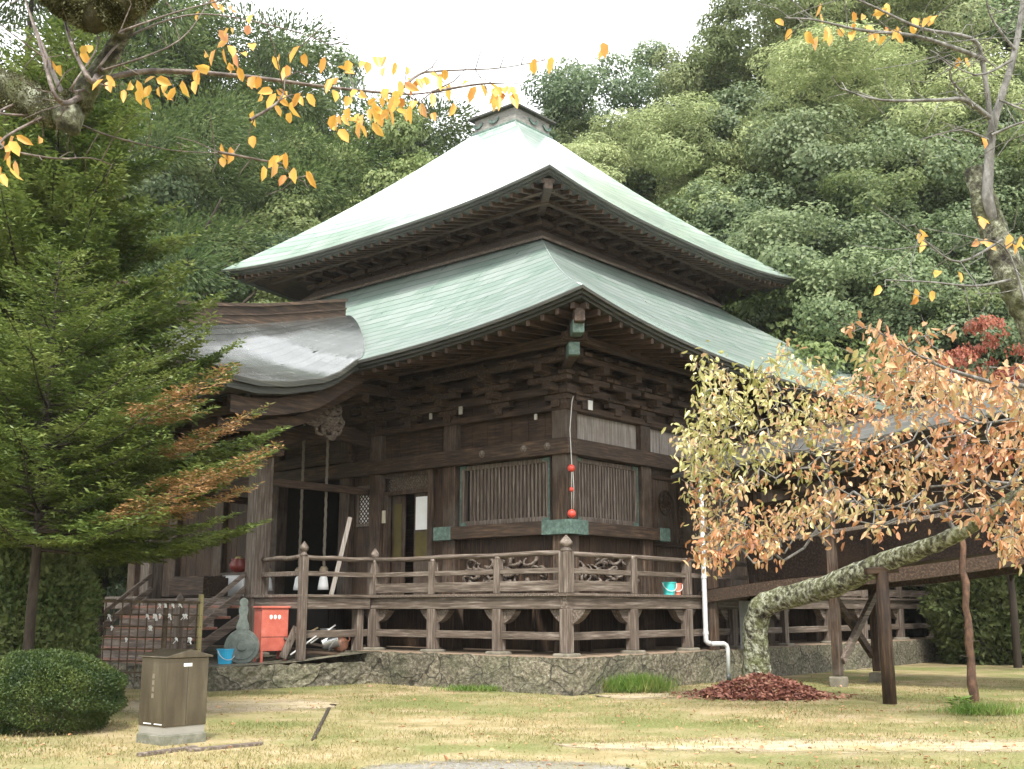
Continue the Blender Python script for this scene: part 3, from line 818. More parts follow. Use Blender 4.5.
# brackets under the eaves
def bracket(along, a, base, corner=False):
    m = MB()
    for k in range(3):
        z = 5.72 + .34 * k; pj = .28 + .28 * k; ww = .30 + .24 * k
        if along == 'y':
            m.box(WX - pj, WX, a - .11, a + .11, z, z + .16); m.box(WX - pj + .04, WX - pj + .2, a - ww, a + ww, z + .162, z + .28)
            for s in (-1, 0, 1): m.box(WX - pj - .03, WX - pj + .23, a + s * ww * .85 - .12, a + s * ww * .85 + .12, z + .282, z + .36)
        else:
            m.box(a - .11, a + .11, WY - pj, WY, z, z + .16); m.box(a - ww, a + ww, WY - pj + .04, WY - pj + .2, z + .162, z + .28)
            for s in (-1, 0, 1): m.box(a + s * ww * .85 - .12, a + s * ww * .85 + .12, WY - pj - .03, WY - pj + .23, z + .282, z + .36)
    m.build("bracket", wood_mx, hall, .012)
for y in [1.25, 2.85, 4.42, 5.7, 6.9, 13.2, 15.4]: bracket('y', y, 0)
for x in [1.9, 3.1, 4.32, 5.7, 7.1, 8.5, 9.9]: bracket('x', x, 0)
for zz, off in ((6.62, .62), (6.78, 1.15)):
    MB().box(WX - off - .09, WX - off + .09, WY - off - .3, 17.5, zz, zz + .18).build("eave_purlin", wood_my, hall, .01)
    MB().box(WX - off - .3, 17.2, WY - off - .088, WY - off + .088, zz + .004, zz + .176).build("eave_purlin", wood_mx, hall, .01)
# paper charms on the beams, pale blocks and nail covers
ofuda = pm("aged_paper", [(.32, .30, .26), (.45, .43, .38)], (1, 1, 1), 8, .8, 0)
for y, z, s in ((3.95, 5.86, .09), (3.1, 6.28, .09), (4.9, 5.85, .07), (1.75, 5.5, .06)):
    MB().box(WX - .31, WX - .275, y - s / 2, y + s / 2, z, z + s * 2).build("paper_charm", ofuda, hall)
MB().box(WX + .45, WX + .6, WY - .31, WY - .28, 5.72, 5.93).build("wall_lamp_box", pm("white_plastic", [(.6, .6, .58), (.7, .7, .68)], (1, 1, 1), 4, .4, 0), hall, .01)
for y in (3.3, 2.1, 1.45): MB().lathe((0, 0, 0), [(.085, 0), (.08, .03), (.04, .06), (.0, .065)], 12).build("nail_cover", wood_gv, hall).matrix_local = Matrix.Translation((WX - .27, y, 4.9)) @ Matrix.Rotation(-math.pi / 2, 4, 'Y')

# ---- veranda
MB().box(.0, WX - .2, .0, 17.6, F - .06, F - .002).build("veranda_floor", wood_gx, hall, .01)
MB().box(WX - .198, 18.7, .0, WY - .02, F - .061, F - .003).build("veranda_floor", wood_gy, hall, .01)
MB().box(.06, .22, .22, 17.6, F - .3, F - .062).build("edge_beam", wood_gy, hall, .012)
MB().box(.06, 18.7, .06, .218, F - .302, F - .064).build("edge_beam", wood_gx, hall, .012)
YP = [1.83, 3.66, 5.48]; XP = [2.29, 4.38, 6.3, 8.8, 11.33, 13.46, 16.06, 18.6]
foot_m = pm("footing_stone", [(.10, .09, .065), (.21, .19, .15)], (1, 1, 1), 6, .9, .5)
def support(x, y, ax):
    MB().box(x - .1, x + .1, y - .1, y + .1, .72, F - .302).build("support_post", wood_gv, hall, .012)
    MB().box(x - .2, x + .2, y - .2, y + .2, .6, .72).build("footing", foot_m, hall, .03)
    m = MB(); P = []
    for i in range(13):
        t = -1 + i / 6; dz = -.26 * (1 - abs(t) ** 2.2)
        q = (x + .12, y + t * .42) if ax == 'y' else (x + t * .42, y + .12)
        o = (0.09, 0) if ax == 'y' else (0, .09)
        zt, zb = F - .31, F - .33 + dz
        P.append([(q[0] - o[0], q[1] - o[1], zb), (q[0] - o[0], q[1] - o[1], zt), (q[0] + o[0], q[1] + o[1], zt), (q[0] + o[0], q[1] + o[1], zb), (q[0] - o[0], q[1] - o[1], zb)])
    m.grid(P); m.build("carved_arm", wood_gx, hall)
support(.12, .12, 'y'); 
for y in YP: support(.12, y, 'y')
for x in XP: support(x, .12, 'x')
def rpost(x, y, top, w=.075, finial=False):
    m = MB(); m.box(x - w, x + w, y - w, y + w, F, top)
    o = m.build("railing_post", wood_gv, hall, .012)
    if finial:
        MB().lathe((x, y, top), [(w * 1.05, 0), (w * 1.1, .03), (w * .8, .06), (w * .75, .1), (w * 1.1, .13), (w * 1.15, .19), (w * .7, .25), (w * .15, .31), (0, .32)], 14).build("finial", pm("weathered_finial", GR, (1, 1, 1), 6, .6, .2) if "weathered_finial" not in bpy.data.materials else bpy.data.materials["weathered_finial"], o, smooth=True)
    else:
        MB().lathe((x, y, top), [(w * 1.0, 0), (w * 1.05, .02), (w * .9, .05), (w * .3, .075), (0, .08)], 12).build("post_cap", wood_gv, o, smooth=True)
    return o
rpost(.1, .1, 2.62, .11, True)
for y in YP[:2]: rpost(.1, y, 2.52)
rpost(.1, 5.48, 2.55, .08, True)
for x in XP: rpost(x, .1, 2.56, .085)
def rail(p0, p1, z, w, h, mat, rnd_=False):
    m = MB()
    if rnd_:
        n = 8; m.tube([(p0[0] + (p1[0] - p0[0]) * k / n, p0[1] + (p1[1] - p0[1]) * k / n, z + .012 * math.sin(k * 1.7)) for k in range(n + 1)], w, 8)
    else: m.bar((*p0, z), (*p1, z), w, h)
    return m.build("rail", mat, hall, 0 if rnd_ else .01, smooth=rnd_)
for a, b in (((.1, .1), (.1, 5.48)), ((.1, 5.48), (-1.9, 5.48)), ((-1.9, 5.48), (-1.75, 7.1))):
    mt_ = wood_gy if a[0] == b[0] else wood_gx
    rail(a, b, 2.6, .05, 0, mt_, True); rail(a, b, 2.27, .07, .1, mt_)
rail((.1, .1), (18.6, .1), 2.58, .05, 0, wood_gx, True); rail((.1, .1), (18.6, .1), 2.26, .07, .1, wood_gx)
rail((.1, .1), (.1, 5.48), 1.98, .06, .2, wood_gy); rail((.13, .1), (2.29, .1), 1.98, .06, .2, wood_gx); rail((6.3, .1), (18.6, .1), 1.98, .06, .2, wood_gx)
rail((.14, .1), (.14, 5.48), 1.03, .08, .15, wood_gy); rail((.1, .14), (18.6, .14), 1.03, .08, .15, wood_gx)
# landing beside the steps
for y0, y1 in ((5.42, 7.3), (11.4, 13.28)):
    MB().box(-1.98, -.002, y0, y1, F - .062, F + .0).build("landing_floor", wood_gx, hall, .01)
    MB().box(-1.92, -.01, y0 + .05, y0 + .2, F - .3, F - .064).build("edge_beam", wood_gx, hall, .012)
    MB().box(-1.92, -1.77, y0 + .2, y1, F - .3, F - .064).build("edge_beam", wood_gy, hall, .012)
MB().box(-.004, .0, 5.2, 17, F - .062, F - .004).build("floor_edge", wood_gx, hall)
MB().box(-1.975, -1.82, 5.40, 5.555, .5, 2.62).build("landing_post", wood_gv, hall, .015)
lp = MB().lathe((-1.9, 5.478, 2.62), [(.085, 0), (.09, .03), (.06, .06), (.06, .1), (.09, .13), (.095, .19), (.055, .25), (.01, .31), (0, .32)], 14).build("finial", bpy.data.materials["weathered_finial"], hall, smooth=True)
MB().box(-1.9, .1, 5.6, 5.68, .95, 1.1).build("tie_beam", wood_gx, hall, .01)
MB().box(-.3, -.12, 5.55, 5.75, .6, F - .3).build("support_post", wood_gv, hall, .012)
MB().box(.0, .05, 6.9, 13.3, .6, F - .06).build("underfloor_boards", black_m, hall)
# porch posts
for y in (7.25, 11.42):
    MB().box(-1.95, -1.55, y - .2, y + .2, .45, 5.5).build("porch_post", wood_gv, hall, .04)
    MB().box(-2.0, -1.5, y - .25, y + .25, .4, .62).build("footing", foot_m, hall, .03)
    m = MB()
    for k in range(3): m.box(-1.75 - .3 - .1 * k, -1.75 + .3 + .1 * k, y - .3 - .15 * k, y + .3 + .15 * k, 5.5 + .2 * k, 5.64 + .2 * k)
    m.build("bracket", wood_mx, hall, .012)
    m = MB(); P = []
    for i in range(15):
        t = i / 14; x = -1.7 + 3.1 * t; z = 4.95 + .45 * t + .3 * math.sin(math.pi * t)
        P.append([(x, y - .1, z), (x, y - .1, z + .34), (x, y + .1, z + .34), (x, y + .1, z), (x, y - .1, z)])
    m.grid(P); m.build("rainbow_beam", wood_mx, hall)
    MB().box(-1.5, WX, y - .06, y + .06, 4.25, 4.42).build("tie_beam", wood_mx, hall, .012)
MB().box(-1.87, -1.63, 6.6, 12.1, 4.85, 5.25).build("porch_lintel", wood_my, hall, .03)
MB().box(-1.85, -1.65, 5.4, 13.3, 6.02, 6.16).build("eave_purlin", wood_my, hall, .01)
MB().box(-.1, .1, 5.8, 13.0, 6.2, 6.4).build("eave_purlin", wood_my, hall, .01)
# carved beam nose by the bell ropes
m = MB(); r = random.Random(3)
for k in range(30):
    a, z = r.uniform(-.45, .45), r.uniform(-.35, .25); pts = []; th = r.uniform(0, 6.3)
    for q in range(7): pts.append((-.9 + a + .14 * math.cos(th + q * .7), 6.2 + r.uniform(-.04, .04), 5.75 + z + .12 * math.sin(th + q * .7)))
    m.tube(pts, .04, 5)
m.build("carved_beam_nose", wood_gx, hall, smooth=True)
# steps
st = [-2.0 - .32 * k for k in range(7)]
tread_m = pm("reddish_treads", [(.12, .055, .038), (.24, .11, .075), (.34, .19, .14)], (8, .8, 8), 2.5, .55, .3)
for k in range(6):
    z = F - .225 * (k + 1)
    MB().box(st[k + 1] - .03, st[k] + .1, 7.48, 11.2, z - .06, z).build("step", tread_m, hall, .01)
    MB().box(st[k] - .02, st[k], 7.48, 11.2, z + .0, z + .165).build("riser", wood_gy, hall)
for y in (7.42, 11.22):
    MB().bar((-1.95, y, F - .48), (-3.75, y, .32), .08, .2).build("stringer", wood_gx, hall, .01)
    o = MB().box(-3.62, -3.46, y - .08, y + .08, .42, 1.55).build("newel_post", wood_gv, hall, .012)
    MB().lathe((-3.54, y, 1.55), [(.085, 0), (.09, .03), (.06, .06), (.06, .1), (.09, .13), (.095, .19), (.055, .25), (.01, .31), (0, .32)], 14).build("finial", bpy.data.materials["weathered_finial"], o, smooth=True)
    MB().bar((-3.5, y, 1.15), (-1.85, y, 2.36), .07, .09).build("stair_rail", wood_gx, hall, .01)
    MB().bar((-3.5, y, .82), (-1.85, y, 2.02), .07, .13).build("stair_rail", wood_gx, hall, .01)

# ------------------------------------------------------------------ covered corridor climbing to the right
cor = empty("covered_corridor", toW(5.4, -.3, 0), ROT, "low covered wooden corridor with grey shingle roof climbing right from the temple veranda", "corridor")
def C(x, y, z): return (x - 5.4, y + .3, z)
LEN = -12.5
def fz(y): return 1.8 + (-.0 - y) * .098
sh = MB()
for sgn, x1 in ((-1, 4.5), (1, 7.5)):
    P, U = [], []
    for i in range(25):
        y = .5 + (LEN - .5) * i / 24; k = (.5 - y)
        P.append([(*C(6.0 + (x1 - 6.0) * t, y, (5.06 + .105 * k) * (1 - t) + (4.42 + .09 * k) * t - .05 * math.sin(math.pi * t))[:3],) for t in np.linspace(0, 1, 7)])
        U.append([(y + 30, 12 - t * 1.7) for t in np.linspace(0, 1, 7)])
    sh.grid(P, U, flip=(sgn == 1))
ro = sh.build("roof", roof_shingle, cor)
so = ro.modifiers.new("thick", 'SOLIDIFY'); so.thickness = .07; so.offset = -1
MB().bar(C(6.0, .55, 5.12), C(6.0, LEN, 5.12 + .105 * 13), .26, .2).build("ridge", wood_mx, cor, .02)
for x in (4.95, 7.05):
    m = MB(); P = []
    for i in range(25):
        y = .1 + (LEN - .1) * i / 24; z = fz(y) + .03 * math.sin(i * .5)
        P.append([C(x - .08, y, z - .13), C(x - .08, y, z + .13), C(x + .08, y, z + .13), C(x + .08, y, z - .13), C(x - .08, y, z - .13)])
    m.grid(P); m.build("floor_beam", wood_mx, cor)
    MB().bar(C(x, .1, 4.3), C(x, LEN, 4.3 + .09 * 12.6), .14, .16).build("eave_beam", wood_dx, cor, .01)
m = MB()
P = [[C(4.9, .1 + (LEN - .1) * i / 12, fz(.1 + (LEN - .1) * i / 12) + .16), C(7.1, .1 + (LEN - .1) * i / 12, fz(.1 + (LEN - .1) * i / 12) + .16)] for i in range(13)]
m.grid(P); m.build("floor", wood_mx, cor)
MB().bar(C(7.02, .1, fz(.1) + 1.2), C(7.02, LEN, fz(LEN) + 1.2), .05, 1.9).build("far_wall_boards", wood_dx, cor)
MB().bar(C(4.95, .1, fz(.1) + 1.0), C(4.95, LEN, fz(LEN) + 1.0), .08, .08).build("handrail", wood_gx, cor, .01)
for y in (-.15, -3.0, -7.9, -12.0):
    for x in (5.05, 7.0):
        MB().bar(C(x, y, .22), C(x, y, 4.4 + .09 * (.5 - y)), .17, .17).build("post", wood_dv if x > 6 else wood_mv, cor, .012)
        MB().box(*[q for q in (x - 5.4 - .15, x - 5.4 + .15, y + .3 - .15, y + .3 + .15)], -.02, .2).build("footing", foot_m, cor, .03)
for y in (-3.0,):
    MB().bar(C(5.05, y + .1, 1.95), C(7.0, y + .1, .55), .1, .16).build("brace", wood_mx, cor, .01)
    MB().bar(C(5.05, y - .1, .5), C(7.0, y - .1, 1.95), .1, .16).build("brace", wood_gx, cor, .01)
MB().box(*[q for q in (5.9 - 5.4, 6.15 - 5.4, -.55 + .3, -.3 + .3)], .0, 1.72).build("grey_pier", pm("concrete_pier", [(.18, .19, .18), (.28, .29, .28)], (1, 1, 1), 5, .8, .3), cor, .02)

# ------------------------------------------------------------------ things on and around the veranda
def solid(c1, c2=None, rough=.45, name="paint", **k):
    c2 = c2 or tuple(q * 1.15 for q in c1); return pm(name, [c1, c2], (1, 1, 1), 5, rough, .1, **k)
rope_m = pm("rope_fibre", [(.13, .11, .085), (.26, .23, .19)], (1, 1, 14), 6, .9, .6)
def bell_rope(x, y, ztop, zbot, label):
    w = toW(x, y, zbot); t = empty("bell_rope", w, 0, label, "bell rope", "bell ropes hanging in the porch")
    h = ztop - zbot; m = MB()
    for ph in (0, 2.09, 4.19):
        m.tube([(.022 * math.cos(ph + k * .55), .022 * math.sin(ph + k * .55), .3 + (h - .3) * k / 60) for k in range(61)], .016, 5)
    m.build("cord", rope_m, t, smooth=True)
    MB().lathe((0, 0, 0), [(.13, 0), (.12, .1), (.09, .28), (.05, .33), (0, .34)], 12).build("tassel", white_m, t, smooth=True)
    MB().lathe((0, 0, .34), [(.07, 0), (.1, .06), (.1, .14), (.06, .2), (0, .2)], 12).build("knot", solid((.25, .2, .13), name="straw_knot"), t, smooth=True)
bell_rope(.3, 7.45, 6.0, 1.98, "thick twisted bell rope with white tassel, nearest the slatted window wall")
bell_rope(.3, 8.35, 6.0, 1.98, "thin bell rope with white tassel, between the other two bell ropes")
bell_rope(.3, 9.55, 6.0, 1.98, "bell rope with white tassel partly hidden behind the front porch post")

t = empty("ball_string", toW(1.30, .88, 3.3), 0, "white cord with three red balls hanging at the hall's corner pillar", "hanging balls")
m = MB(); m.tube([(0, 0, .2), (0.01, 0, 1.2), (-.02, 0, 1.9), (0.03, .03, 2.5), (.06, .05, 2.62)], .011, 6); m.tube([(.04, 0, .25), (.05, 0, .7), (.03, 0, 1.15)], .009, 6)
m.build("cord", solid((.42, .41, .39), name="white_cord"), t, smooth=True)
redball = solid((.50, .05, .035), (.62, .09, .06), .35, "red_ball_paint")
for z, r in ((1.10, .08), (.66, .052), (.16, .09)):
    MB().lathe((0, 0, z), [(0, -r)] + [(r * math.cos(a), r * math.sin(a)) for a in np.linspace(-1.4, 1.4, 11)] + [(0, r)], 16).build("ball", redball, t, smooth=True)

pipe_m = solid((.42, .43, .43), (.52, .53, .53), .35, "white_pipe_plastic")
t = empty("drainpipe", toW(4.58, -.22, 0), ROT, "white plastic drainpipe kinking outward at the foot of the veranda", "drainpipe")
MB().tube([(.06, 0, 4.5), (0, 0, 4.35), (0, 0, .95), (0, 0, .86), (.05, -.03, .82), (.1, -.06, .8)], .055, 10).build("pipe", pipe_m, t, smooth=True)
MB().tube([(.1, -.06, .8), (.40, -.20, .8), (.46, -.23, .76), (.48, -.24, .7), (.48, -.24, .14)], .052, 10).build("foot_pipe", pipe_m, t, smooth=True)
MB().tube([(.48, -.24, .16), (.48, -.24, .02)], .058, 10).build("boot", solid((.04, .045, .045), name="dark_rubber"), t, smooth=True)
for z in (1.0, 2.2, 3.5): MB().tube([(0, 0, z), (0, 0, z + .06)], .066, 10).build("clip", pipe_m, t)

def bucket(loc, r, h, mat, label, rz=0, tilt=None):
    t = empty("bucket", loc, rz, label, "bucket")
    m = MB().lathe((0, 0, 0), [(r * .78, 0), (r, h), (r * 1.07, h), (r * 1.07, h - .02), (r * 1.02, h - .025)], 20)
    m = MB(); n = 22; prof = [(r * .78, 0), (r * .98, h * .93), (r * 1.06, h * .94), (r * 1.06, h), (r * .95, h), (r * .74, .03), (0, .03)]
    m.lathe((0, 0, 0), prof, n); m.build("shell", mat, t, smooth=False)
    MB().tube([(r * 1.04 * math.cos(a), -.25 * r - r * .75 * math.sin(a), h * .9 - .62 * h * math.sin(a)) for a in np.linspace(0, math.pi, 13)], .008, 5).build("handle", solid((.5, .5, .5), name="wire_handle"), t)
    if tilt: t.rotation_euler = tilt
    return t
bl = solid((.03, .36, .60), (.05, .42, .68), .35, "blue_plastic")
p = onz(225, 664, .45); bucket((p[0], p[1], .45), .17, .30, bl, "bright blue plastic bucket on the stone bank beside the steps", .6)
p = toW(3.86, .22, F); bucket(p, .15, .27, solid((.05, .45, .42), (.08, .52, .5), .35, "teal_plastic"), "turquoise plastic bucket on the veranda floor near the drainpipe", .2)
p = toW(4.13, .22, F); bucket(p, .13, .25, solid((.55, .17, .11), (.6, .22, .15), .4, "orange_plastic"), "salmon orange bucket on the veranda tucked behind the turquoise bucket", .2)

# red box on legs
red_m = pm("faded_red_paint", [(.33, .065, .042), (.42, .10, .068), (.48, .15, .11)], (1, 1, 1), 3, .5, .15)
p = onz(268, 663, .45); t = empty("red_box", (p[0], p[1] + .15, .45), R_(33), "vermilion red box on four legs on the bank by the steps", "box")
MB().box(-.29, .29, -.22, .22, .24, 1.10).build("body", red_m, t, .01)
MB().box(-.32, .32, -.25, .25, 1.102, 1.15).build("lid", red_m, t, .012)
MB().box(-.285, .285, -.225, -.221, .52, .53).build("door_seam", black_m, t)
for x in (-.26, .26):
    for y in (-.19, .19): MB().box(x - .025, x + .025, y - .025, y + .025, 0, .24).build("leg", red_m, t)
m = MB()
for k in range(3): m.box(-.12 + .09 * k, -.06 + .09 * k, -.2225, -.2205, .90, .96)
for k in range(3): m.box(-.10 + .09 * k, -.085 + .09 * k, -.2226, -.2206, .88, .975)
m.build("white_lettering", white_m, t)

# bronze gong leaning by the steps
bronze = pm("green_bronze", [(.04, .05, .043), (.085, .105, .092), (.15, .17, .15)], (1, 1, 1), 6, .55, .4)
p = onz(241, 664, .45); t = empty("bronze_gong", (p[0], p[1], .45), R_(12), "green bronze gong plate with tall neck leaning by the steps", "gong")
def disc(m, cx, cz, r, y0, y1, n=28):
    m.add([(cx + r * math.cos(2 * math.pi * k / n), y, cz + r * math.sin(2 * math.pi * k / n)) for y in (y0, y1) for k in range(n)],
          [tuple(range(n)), tuple(range(2 * n - 1, n - 1, -1))] + [(k, n + k, n + (k + 1) % n, (k + 1) % n) for k in range(n)])
m = MB(); disc(m, 0, .35, .35, 0, .09); disc(m, 0, .35, .27, -.02, -.002); disc(m, 0, .35, .10, -.05, -.022); m.build("plate", bronze, t, .01)
m = MB(); P = []
for k in range(9):
    a = k / 8; w = .12 - .05 * a + .02 * math.sin(a * 9); z = .67 + .5 * a
    P.append([(-w, 0, z), (-w, .07, z), (w, .07, z), (w, 0, z), (-w, 0, z)])
m.grid(P); disc(m, 0, 1.24, .09, 0, .07, 16); m.build("neck", bronze, t)
t.rotation_euler = (R_(-9), 0, R_(12))

# porch furniture
t = empty("offering_chest", toW(-.3, 9.75, F), ROT, "white chest with a wooden lid at the head of the steps", "chest")
MB().box(-.3, .3, -.42, .42, 0, .5).build("body", white_m, t, .015); MB().box(-.34, .34, -.46, .46, .5, .56).build("lid", wood_gy, t, .01)
t = empty("incense_bowl", toW(-.3, 9.95, F + .56), 0, "dark red rounded bowl standing on the white chest", "bowl")
MB().lathe((0, 0, 0), [(.1, 0), (.2, .1), (.22, .2), (.16, .3), (.18, .34), (0, .33)], 16).build("body", solid((.16, .03, .025), (.22, .05, .04), .35, "dark_red_lacquer"), t, smooth=True)
MB().lathe((0, 0, .33), [(.12, 0), (.06, .07), (0, .08)], 12).build("lid", solid((.30, .24, .10), name="brass_lid"), t, smooth=True)
t = empty("money_box", toW(-1.3, 10.1, F), ROT, "low dark wooden slatted money box at the top of the steps", "money box")
MB().box(-.35, .35, -.7, .7, 0, .42).build("body", wood_my, t, .015)
m = MB()
for k in range(9): m.box(-.3 + .07 * k, -.27 + .07 * k, -.66, .66, .42, .46)
m.build("slats", wood_my, t)
# leaning planks
t = tag(MB().bar((0, 0, 0), (.4, -.1, 1.72), .04, .10).build("plank", pale_board, None, .008), "long pale plank leaning against the dark porch mouth", "plank")
t.location = tuple(toW(-.6, 6.1, F)); t.rotation_euler = (0, 0, ROT)
t = tag(MB().bar((0, 0, 0), (.3, -.05, .62), .05, .16).build("plank", wood_gv, None, .008), "short grey plank leaning beside the red box under the landing", "plank")
t.location = tuple(toW(-2.15, 5.75, .55)); t.rotation_euler = (0, 0, ROT)
# clutter under the landing
steel = solid((.45, .46, .47), (.6, .61, .62), .28, "galvanised_steel", metallic=.8)
t = bucket(toW(-.95, 5.95, .80), .17, .34, steel, "shiny steel bucket lying tipped in the clutter under the landing", 0, (R_(70), R_(20), R_(100)))
t = bucket(toW(-.62, 6.15, .80), .16, .32, steel, "upright steel bucket in the clutter under the landing", .4)
t = empty("clay_jug", toW(-.42, 5.95, .63), 0, "small brown clay jug near the inner landing post", "jug")
MB().lathe((0, 0, 0), [(.1, 0), (.17, .1), (.17, .22), (.08, .32), (.07, .36), (.09, .39), (.09, .41), (0, .40)], 16).build("body", solid((.30, .13, .08), (.4, .2, .13), .45, "brown_clay"), t, smooth=True)
MB().tube([(.08, 0, .36), (.17, 0, .34), (.2, 0, .26), (.16, 0, .2)], .015, 6).build("handle", solid((.3, .13, .08), name="clay_handle"), t)
for k, (dx, dy, dz, ang, col, lab) in enumerate(((-1.5, 5.85, .85, 8, wood_gx, "grey scrap board lying lowest in the clutter under the landing"),
                              (-1.35, 5.95, .98, -6, pale_board, "pale scrap board on top of the boards under the landing"),
                              (-1.2, 5.62, .62, 4, wood_mx, "brown board lying flat on the bank below the landing"))):
    t = tag(MB().box(-.55, .55, -.09, .09, -.02, .02).build("scrap_board", col, None, .005), lab, "board", "scrap boards under the landing")
    t.location = tuple(toW(dx, dy, dz)); t.rotation_euler = (R_(14), R_(ang), ROT + R_(ang))
for k, (dx, dz, col, lab) in enumerate(((-1.55, .95, solid((.55, .42, .2), name="bamboo_yellow"), "yellow bamboo rod sticking out of the clutter under the landing"),
                             (-1.15, 1.0, solid((.65, .65, .63), name="white_rod"), "white rod slanting across the clutter under the landing"),
                             (-1.75, .78, solid((.5, .5, .48), name="grey_rod"), "pale grey rod resting on the bank next to the red box"))):
    t = tag(MB().tube([(-.35, 0, -.16 if k else -.05), (.35, .05, .2)], .018, 7).build("rod", col, None, smooth=True), lab, "rod", "rods under the landing")
    t.location = tuple(toW(dx, 5.75 - .1 * k, dz)); t.rotation_euler = (0, 0, ROT)

# ------------------------------------------------------------------ metal cabinet on the lawn
cab_m = pm("bronze_painted_steel", [(.075, .063, .047), (.125, .105, .078), (.18, .155, .118)], (3, 3, .5), 2, .27, .05, metallic=.8)
conc_m = pm("mossy_concrete", [(.07, .075, .048), (.13, .13, .098), (.19, .185, .15)], (1, 1, 1), 7, .9, .5)
p = onz(163, 746); t = empty("metal_cabinet", (p[0], p[1], 0), R_(50), "brown metal cabinet with pitched lid on a concrete plinth", "cabinet")
cw, cdp = .57, .54
MB().box(-.01, cw + .01, -.01, cdp + .01, -.02, .11).build("plinth", conc_m, t, .012)
MB().box(0, cw, 0, cdp, .20, .98).build("body", cab_m, t, .008)
MB().box(.01, cw - .01, .01, cdp - .01, .112, .20).build("base_band", solid((.26, .25, .22), name="grey_band", metallic=.3), t)
m = MB()
o_ = .035
m.add([(-o_, -o_, .98), (cw + o_, -o_, .98), (cw + o_, cdp + o_, .98), (-o_, cdp + o_, .98), (-o_, -o_, 1.0), (cw + o_, -o_, 1.0), (cw + o_, cdp + o_, 1.0), (-o_, cdp + o_, 1.0), (cw / 2, -o_, 1.075), (cw / 2, cdp + o_, 1.075)],
      [(3, 2, 1, 0), (0, 1, 5, 8, 4), (2, 3, 7, 9, 6), (1, 2, 6, 5), (3, 0, 4, 7), (4, 8, 9, 7), (8, 5, 6, 9)])
m.build("lid", cab_m, t, .006)
MB().box(cw / 2 - .001, cw / 2 + .001, -.003, 0.002, .22, .97).build("door_seam", black_m, t)
MB().box(.22, .33, -.006, -.001, .88, .915).build("name_plate", white_m, t)
m = MB()
for k in range(4): m.box(-.003, .001, cdp * .5 - .02, cdp * .5 + .02, .52 + .075 * k, .57 + .075 * k)
m.build("faded_lettering", solid((.13, .11, .08), name="faded_letters"), t)
MB().box(-.008, -.001, .05, .2, .225, .235).build("hinge_strip", white_m, t); MB().box(-.008, -.001, .27, .42, .225, .235).build("hinge_strip", white_m, t)

# ------------------------------------------------------------------ lattice rack with tied paper fortunes
bam = pm("weathered_bamboo", [(.03, .02, .012), (.075, .052, .03), (.14, .105, .06)], (1, 1, 1), 7, .6, .3)
bam_y = pm("yellow_bamboo", [(.22, .19, .08), (.34, .29, .13)], (1, 1, 1), 7, .5, .2)
p = onz(146, 692); t = empty("lattice_rack", (p[0], p[1], 0), R_(6), "weathered lattice rack hung with white tied papers, before the steps", "rack")
hw = .93
MB().tube([(-hw, 0, 0), (-hw, 0, 1.78)], .055, 8).build("post", dbark_m, t)
MB().tube([(hw, 0, 0), (hw, 0, 1.82)], .05, 8).build("post", bam_y, t)
MB().tube([(.28, .02, 0), (.28, .02, 1.7)], .045, 8).build("post", bam, t)
m = MB()
for z in (.35, .56, .78, 1.0, 1.2, 1.42, 1.66): m.tube([(-hw - .03, -.03, z + .02), (hw + .03, -.03, z)], .016, 6)
for k in range(12): x = -hw + 2 * hw * (k + .5) / 12; m.tube([(x, .0, .2), (x + .01, .0, 1.68)], .015, 6)
m.build("lattice", bam, t)
MB().bar((-hw, -.05, 1.69), (hw, -.05, 1.66), .05, .05).build("top_rail", bam, t)
pr_ = random.Random(4)
for k in range(26):
    x, z = pr_.uniform(-.8, .85), pr_.choice([.98, 1.2, 1.42, 1.42, 1.62])
    if x < -.1 and pr_.random() < .5: continue
    m = MB(); a_ = pr_.uniform(-.06, .06); m.tube([(x - .02, -.05, z + .02), (x, -.06, z), (x + .02, -.055, z - .015)], [.018, .026, .016], 6); m.bar((x + .008, -.06, z - .01), (x + a_, -.075, z - pr_.uniform(.05, .11)), .03, .008); m.bar((x - .008, -.058, z), (x - a_ * .6, -.07, z - pr_.uniform(.03, .07)), .024, .007)
    m.build("tied_paper", white_m, t)

# ------------------------------------------------------------------ timbers let into the lawn
def timber(a, b, w, h, label, mat=wood_gx):
    a, b = onz(*a), onz(*b); o = MB().bar((0, 0, 0), tuple(b - a), w, h).build("edging_timber", mat, None, .012)
    o.location = (a[0], a[1], h * .35); return tag(o, label, "timber")
timber((138, 757), (196, 749), .07, .05, "short weathered edging timber just right of the metal cabinet's foot", wood_gx)
timber((188, 752), (262, 745), .08, .045, "longer weathered edging timber running out past the cabinet", wood_gx)
o = timber((329, 709), (313, 741), .05, .035, "dark rotten timber strip set across the lawn", dbark_m)

